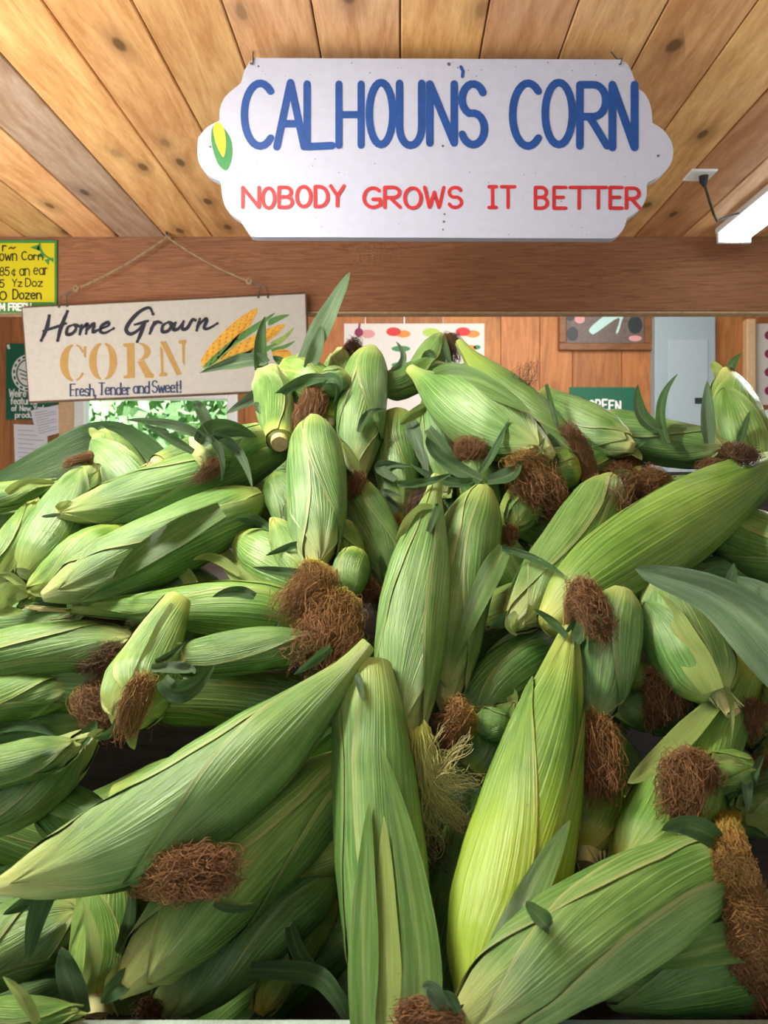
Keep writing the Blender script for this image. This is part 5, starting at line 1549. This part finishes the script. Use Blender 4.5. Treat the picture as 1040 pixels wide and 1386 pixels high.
def build_ear(e_, idx):
    rnd = random.Random(1000 + idx)
    s, p3, rad = axis_of(e_, 40)
    org = tuple(p3[0])
    root = empty('corn_ear', org)
    tag(root, e_['label'], 'corn', 'husked corn ears piled in the bin')
    tw_ = e_['tw'] if e_['tw'] is not None else rnd.choice((-1, 1)) * rnd.uniform(0.25, 0.8)
    V, Fc, UV, ED = husk_geo(s, p3, rad, e_['prof'], rnd, e_['roll'], e_['nl'], tw_)
    h = mesh_obj('husk', V, Fc, M['husk'], root, UV, True, org, ED)
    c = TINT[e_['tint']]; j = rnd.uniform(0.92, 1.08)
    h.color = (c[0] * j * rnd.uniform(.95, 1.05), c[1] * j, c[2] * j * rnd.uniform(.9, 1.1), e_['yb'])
    T, Nn, B = frames(p3)
    if e_['stalk']:
        rs = rad * {1: .20, 2: .36, 3: .40}[e_['stalk']]
        mb = MB()
        d = -T[0]
        ll = 0.010 if e_['stalk'] != 1 else 0.016
        a = Vector(p3[0] - d * 0.012)
        b_ = a + Vector(d) * (0.012 + ll)
        mb.tube([a, a.lerp(b_, .7), b_], [rs * 1.15, rs, rs * .96], 14, mi=0, cap=False)
        rg = [b_ + (Vector(Nn[0]) * math.cos(q) + Vector(B[0]) * math.sin(q)) * rs * .95 + Vector(d) * rnd.uniform(-.0006, .0010) for q in np.linspace(0, 2 * math.pi, 15)[:-1]]
        mb.add(rg + [b_ + Vector(d) * .0012], [(k, (k + 1) % 14, 14) for k in range(14)], mi=1)
        if e_['stalk'] in (1, 2):
            for _ in range(7):                              # frayed fibres
                q = rnd.uniform(0, 6.28)
                c0 = a + (Vector(Nn[0]) * math.cos(q) + Vector(B[0]) * math.sin(q)) * rs
                mb.tube([c0, c0 + Vector(d) * .012 + Vector((rnd.uniform(-.004, .004), 0, 0)), c0 + Vector(d) * .022 + Vector((rnd.uniform(-.008, .008), rnd.uniform(-.006, .006), -.002))], [.0016, .0012, .0003], 5, mi=0)
        tag(mb.build('stalk', [M['stalk'], M['stalk_face']], root, True, org), 'pale cut stalk')
    # depth of the husk's near face at a pixel
    zs = lambda pt, lift: (e_['zb'] * (1 - near_s(e_, pt)) + e_['zt'] * near_s(e_, pt)) - lift

    if e_['silk']:
        st, path, wpx, cnt = e_['silk']
        zt = e_['zt']
        tip = p3[-1] - T[-1] * rad * 0.25
        pts = []
        fd = front_depth(e_['t'], idx)
        if fd < zt: pts.append(px3(e_['t'][0], e_['t'][1], fd - 0.004))
        lx_, ly_ = path[-1]; px_, py_ = path[-2] if len(path) > 1 else e_['t']
        path = list(path[:-1]) + [(lx_ + .2 * (lx_ - px_), ly_ + .2 * (ly_ - py_) + 4)]
        dense = []
        for q0, q1 in zip([e_['t']] + path[:-1], path):
            m_ = max(1, int(math.hypot(q1[0] - q0[0], q1[1] - q0[1]) / 35))
            dense += [(q0[0] + (q1[0] - q0[0]) * k / m_, q0[1] + (q1[1] - q0[1]) * k / m_) for k in range(1, m_ + 1)]
        for q in dense:
            pts.append(px3(q[0], q[1], min(zt - 0.008 - 0.004 * len(pts), front_depth(q, idx) - 0.25 * wpx * zt / F)))
        V, Fc, UV = silk_geo(tip, pts, wpx * 1.22 * float(np.mean([q[1] for q in pts])) / F, int(cnt * 3.2), rnd)
        k = 'silk_' + st
        lab = {'brown': 'brown silk threads', 'yellow': 'silk turning from yellow to brown', 'pale': 'pale silk threads', 'dark': 'dark dried silk'}[st]
        tag(mesh_obj('silk', V, Fc, M[k], root, UV, True, org), lab)
    for pts, wpx, mk in e_['leaves']:
        on_ear = mk in ('leaf_pale', 'husk') and len(pts) == 3 and wpx > 24
        d3 = []
        for q in pts:
            ss = near_s(e_, q)
            rloc = rad * np.interp(ss, [a[0] for a in PROF[e_['prof']]], [a[1] for a in PROF[e_['prof']]])
            dq = min(9 if on_ear else front_depth(q, idx) - 0.004, zs(q, rloc * 1.02 + 0.003 + (0.004 if not on_ear else 0.0)))
            d3.append(px3(q[0], q[1], dq))
        V, Fc, UV, ED = leaf_geo(d3, wpx * e_['zt'] / F, rnd, 0.22 if wpx > 24 else 0.5)
        l = mesh_obj('husk_leaf', V, Fc, M[mk], root, UV, True, org, ED)
        v = rnd.uniform(.85, 1.1); l.color = (v, v, v, 0.12)
        tag(l, {'leaf': 'dark green flag leaf', 'leaf_grey': 'grey-green flag leaf', 'leaf_pale': 'pale husk leaf', 'husk': 'outer husk blade'}[mk])
    # two short leaf tips where the husk ends
    if e_['prof'] not in ('c',) and e_['w'] > 50:
        for q in range(2):
            d_ = T[-1]
            a = rnd.uniform(0, 6.28)
            o_ = Nn[-1] * math.cos(a) + B[-1] * math.sin(a)
            p0 = p3[-4] + o_ * rad * .15; L = rad * rnd.uniform(.5, .9)
            pts = [p0, p0 + d_ * L * .6 + o_ * L * .15, p0 + d_ * L + o_ * L * rnd.uniform(.2, .6)]
            V, Fc, UV, ED = leaf_geo(pts, rad * .42, rnd, .4)
            l = mesh_obj('husk_leaf', V, Fc, M['leaf_pale'] if q else M['leaf'], root, UV, True, org)
            l.color = (1, 1, 1, 0)
    return root


roots = [build_ear(e_, i) for i, e_ in enumerate(EARS)]

# ---- long pale hair of silk at the foot of the large central ear (belongs to that ear)
ce = [i for i, e_ in enumerate(EARS) if e_['label'].startswith('large central ear')][0]
rnd = random.Random(77)
e_ = EARS[ce]
tipc = px3(570, 985, e_['zt'] - 0.004)
VV, FF, UU = [], [], []
for path, wd, cnt in (([(590, 1040), (625, 1010)], 60, 70), ([(590, 1050), (635, 1060)], 50, 90), ([(580, 1060), (612, 1100), (630, 1120)], 46, 110), ([(575, 1080), (590, 1140)], 60, 60), ([(575, 1020), (600, 990)], 30, 20)):
    V, Fc, UV = silk_geo(tipc, [px3(x, y, e_['zt'] - .006) for x, y in path], wd * e_['zt'] / F, cnt, rnd, .7)
    V, UV = V[144:], UV[144:]                              # loose hair: no matted heart
    Fc = [tuple(q - 144 for q in f) for f in Fc if min(f) >= 144]
    n0 = len(VV); VV += V.tolist(); UU += UV.tolist(); FF += [tuple(q + n0 for q in f) for f in Fc]
tag(mesh_obj('silk', VV, FF, M['silk_pale'], roots[ce], UU, True, tuple(roots[ce].location)), 'long pale green-yellow silk')


# ---- loose leaves
def loose(label, pts, wpx, mk, fold=.2, seed=1):
    rnd = random.Random(seed)
    d3 = [px3(x, y, d) for x, y, d in pts]
    V, Fc, UV, ED = leaf_geo(d3, wpx * pts[1][2] / F, rnd, fold)
    o = mesh_obj('corn_leaf', V, Fc, M[mk], None, UV, True, tuple(d3[0]), ED)
    tag(o, label, 'leaf', 'loose corn leaves on the heap')
    o.color = (1, 1, 1, 0)
    return o


loose('broad dark green loose leaf at the left end of the heap beneath the pinned papers', [(225, 640, .90), (150, 606, .88), (70, 630, .86), (-60, 690, .84)], 76, 'leaf', .12, 4)
loose('dark leaf end showing behind the short flat-tipped pale ear', [(160, 625, .92), (190, 604, .92), (235, 640, .91)], 44, 'leaf', .12, 5)
loose('long grey-green leaf drooping over the cream-striped ear', [(1130, 985, .47), (1050, 872, .49), (965, 802, .52), (860, 770, .56)], 92, 'leaf_grey', .45, 6)
loose('dull green leaf drooping at the right frame edge above the brown-silked short ear', [(1090, 960, .50), (1060, 850, .53), (985, 782, .57)], 84, 'leaf_grey', .3, 7)
loose('pointed green leaf tip rising behind the long grey-green leaf', [(975, 808, .555), (988, 790, .55), (994, 762, .55)], 20, 'leaf', .3, 8)
loose('dark drooping leaf strap hanging over the ribbed ear in the lower left', [(125, 1105, .47), (80, 1170, .44), (50, 1240, .425), (38, 1300, .42)], 34, 'leaf', .3, 9)
loose('dark leaf pointing left in the shade beside the drooping strap', [(100, 1195, .475), (50, 1215, .465), (4, 1238, .46)], 26, 'leaf', .4, 10)
loose('folded dark leaf strap lying across the hollow above the mint rail', [(335, 1312, .455), (420, 1318, .44), (455, 1350, .425), (478, 1400, .42)], 28, 'leaf', .4, 11)
loose('curled dark leaf dropping beside the tall split-husk ear', [(392, 1250, .47), (410, 1300, .45), (460, 1350, .43), (490, 1385, .425)], 22, 'leaf', .5, 12)
loose('upright dark leaf standing beside the ragged cut stalk ear', [(112, 1376, .425), (92, 1320, .43), (84, 1282, .435)], 34, 'leaf', .3, 13)
loose('cream dried leaf curling down in the dark hollow under the ribbed ear', [(236, 760, .69), (262, 795, .67), (255, 820, .66)], 20, 'leaf_pale', .4, 14)
loose('grey-green leaf strip on the right edge above the long silk beard', [(1005, 1030, .50), (1010, 1060, .49), (1012, 1100, .48)], 22, 'leaf_grey', .4, 15)

# ---- ears buried under the outer ones
rnd = random.Random(9)
proto = []
for k in range(4):
    Lr = 0.20
    s = np.linspace(0, 1, 24)
    p3 = np.stack([s * Lr - Lr / 2, 0 * s - 0.0, 0.012 * np.sin(s * 3)], -1)
    V, Fc, UV, ED = husk_geo(s, p3 + np.array([0, 0.6, CZ]), 0.027, ['f', 'n', 'w', 'b'][k], rnd, 0.5 * k, 4, .4)
    V = np.array(V) - np.array([0, 0.6, CZ])
    me = mesh_obj('husk', V, Fc, M['husk'], None, UV, True, None, ED)
    sv, sf, su = silk_geo(np.array([Lr / 2 - .01, 0, 0]), [np.array([Lr / 2 + .015, -.01, -.01]), np.array([Lr / 2 + .03, -.01, -.025])], 0.03, 60, rnd)
    sv, su = sv[144:], su[144:]
    sf = [tuple(q - 144 for q in f) for f in sf if min(f) >= 144]
    sk = mesh_obj('silk', sv, sf, M['silk_dark'], None, su, True)
    proto.append((me, sk))
first = set()
cnt = 0
for row, (y0, xs_) in enumerate([(640, range(430, 800, 120)), (740, range(-30, 1100, 140)), (850, range(-20, 1090, 150)), (960, range(10, 1090, 165)), (1080, range(-30, 1100, 170)), (1210, range(20, 1100, 180)), (1330, range(-40, 1100, 200))]):
    for x0 in xs_:
        x_ = x0 + rnd.uniform(-25, 25); y_ = y0 + rnd.uniform(-20, 20)
        d = surf(y_) + 0.10 + rnd.uniform(0, .02)
        k = cnt % 4
        me, sk = proto[k]
        r_ = empty('corn_ear', px3(x_, y_, d))
        if k in first:
            a, b_ = me.copy(), sk.copy(); COL.objects.link(a); COL.objects.link(b_)
        else:
            a, b_ = me, sk; first.add(k)
        a.parent = r_; b_.parent = r_
        r_.rotation_euler = (math.radians(rnd.uniform(-20, 20)), rnd.uniform(0, 6.28), math.radians(rnd.uniform(-15, 15)))
        v = rnd.uniform(.75, 1.0); a.color = (v * rnd.uniform(.9, 1.25), v, v * .85, .15)
        tag(r_, 'corn ear half buried in the shadowed gaps beneath the outer ears', 'corn', 'ears buried inside the heap')
        cnt += 1
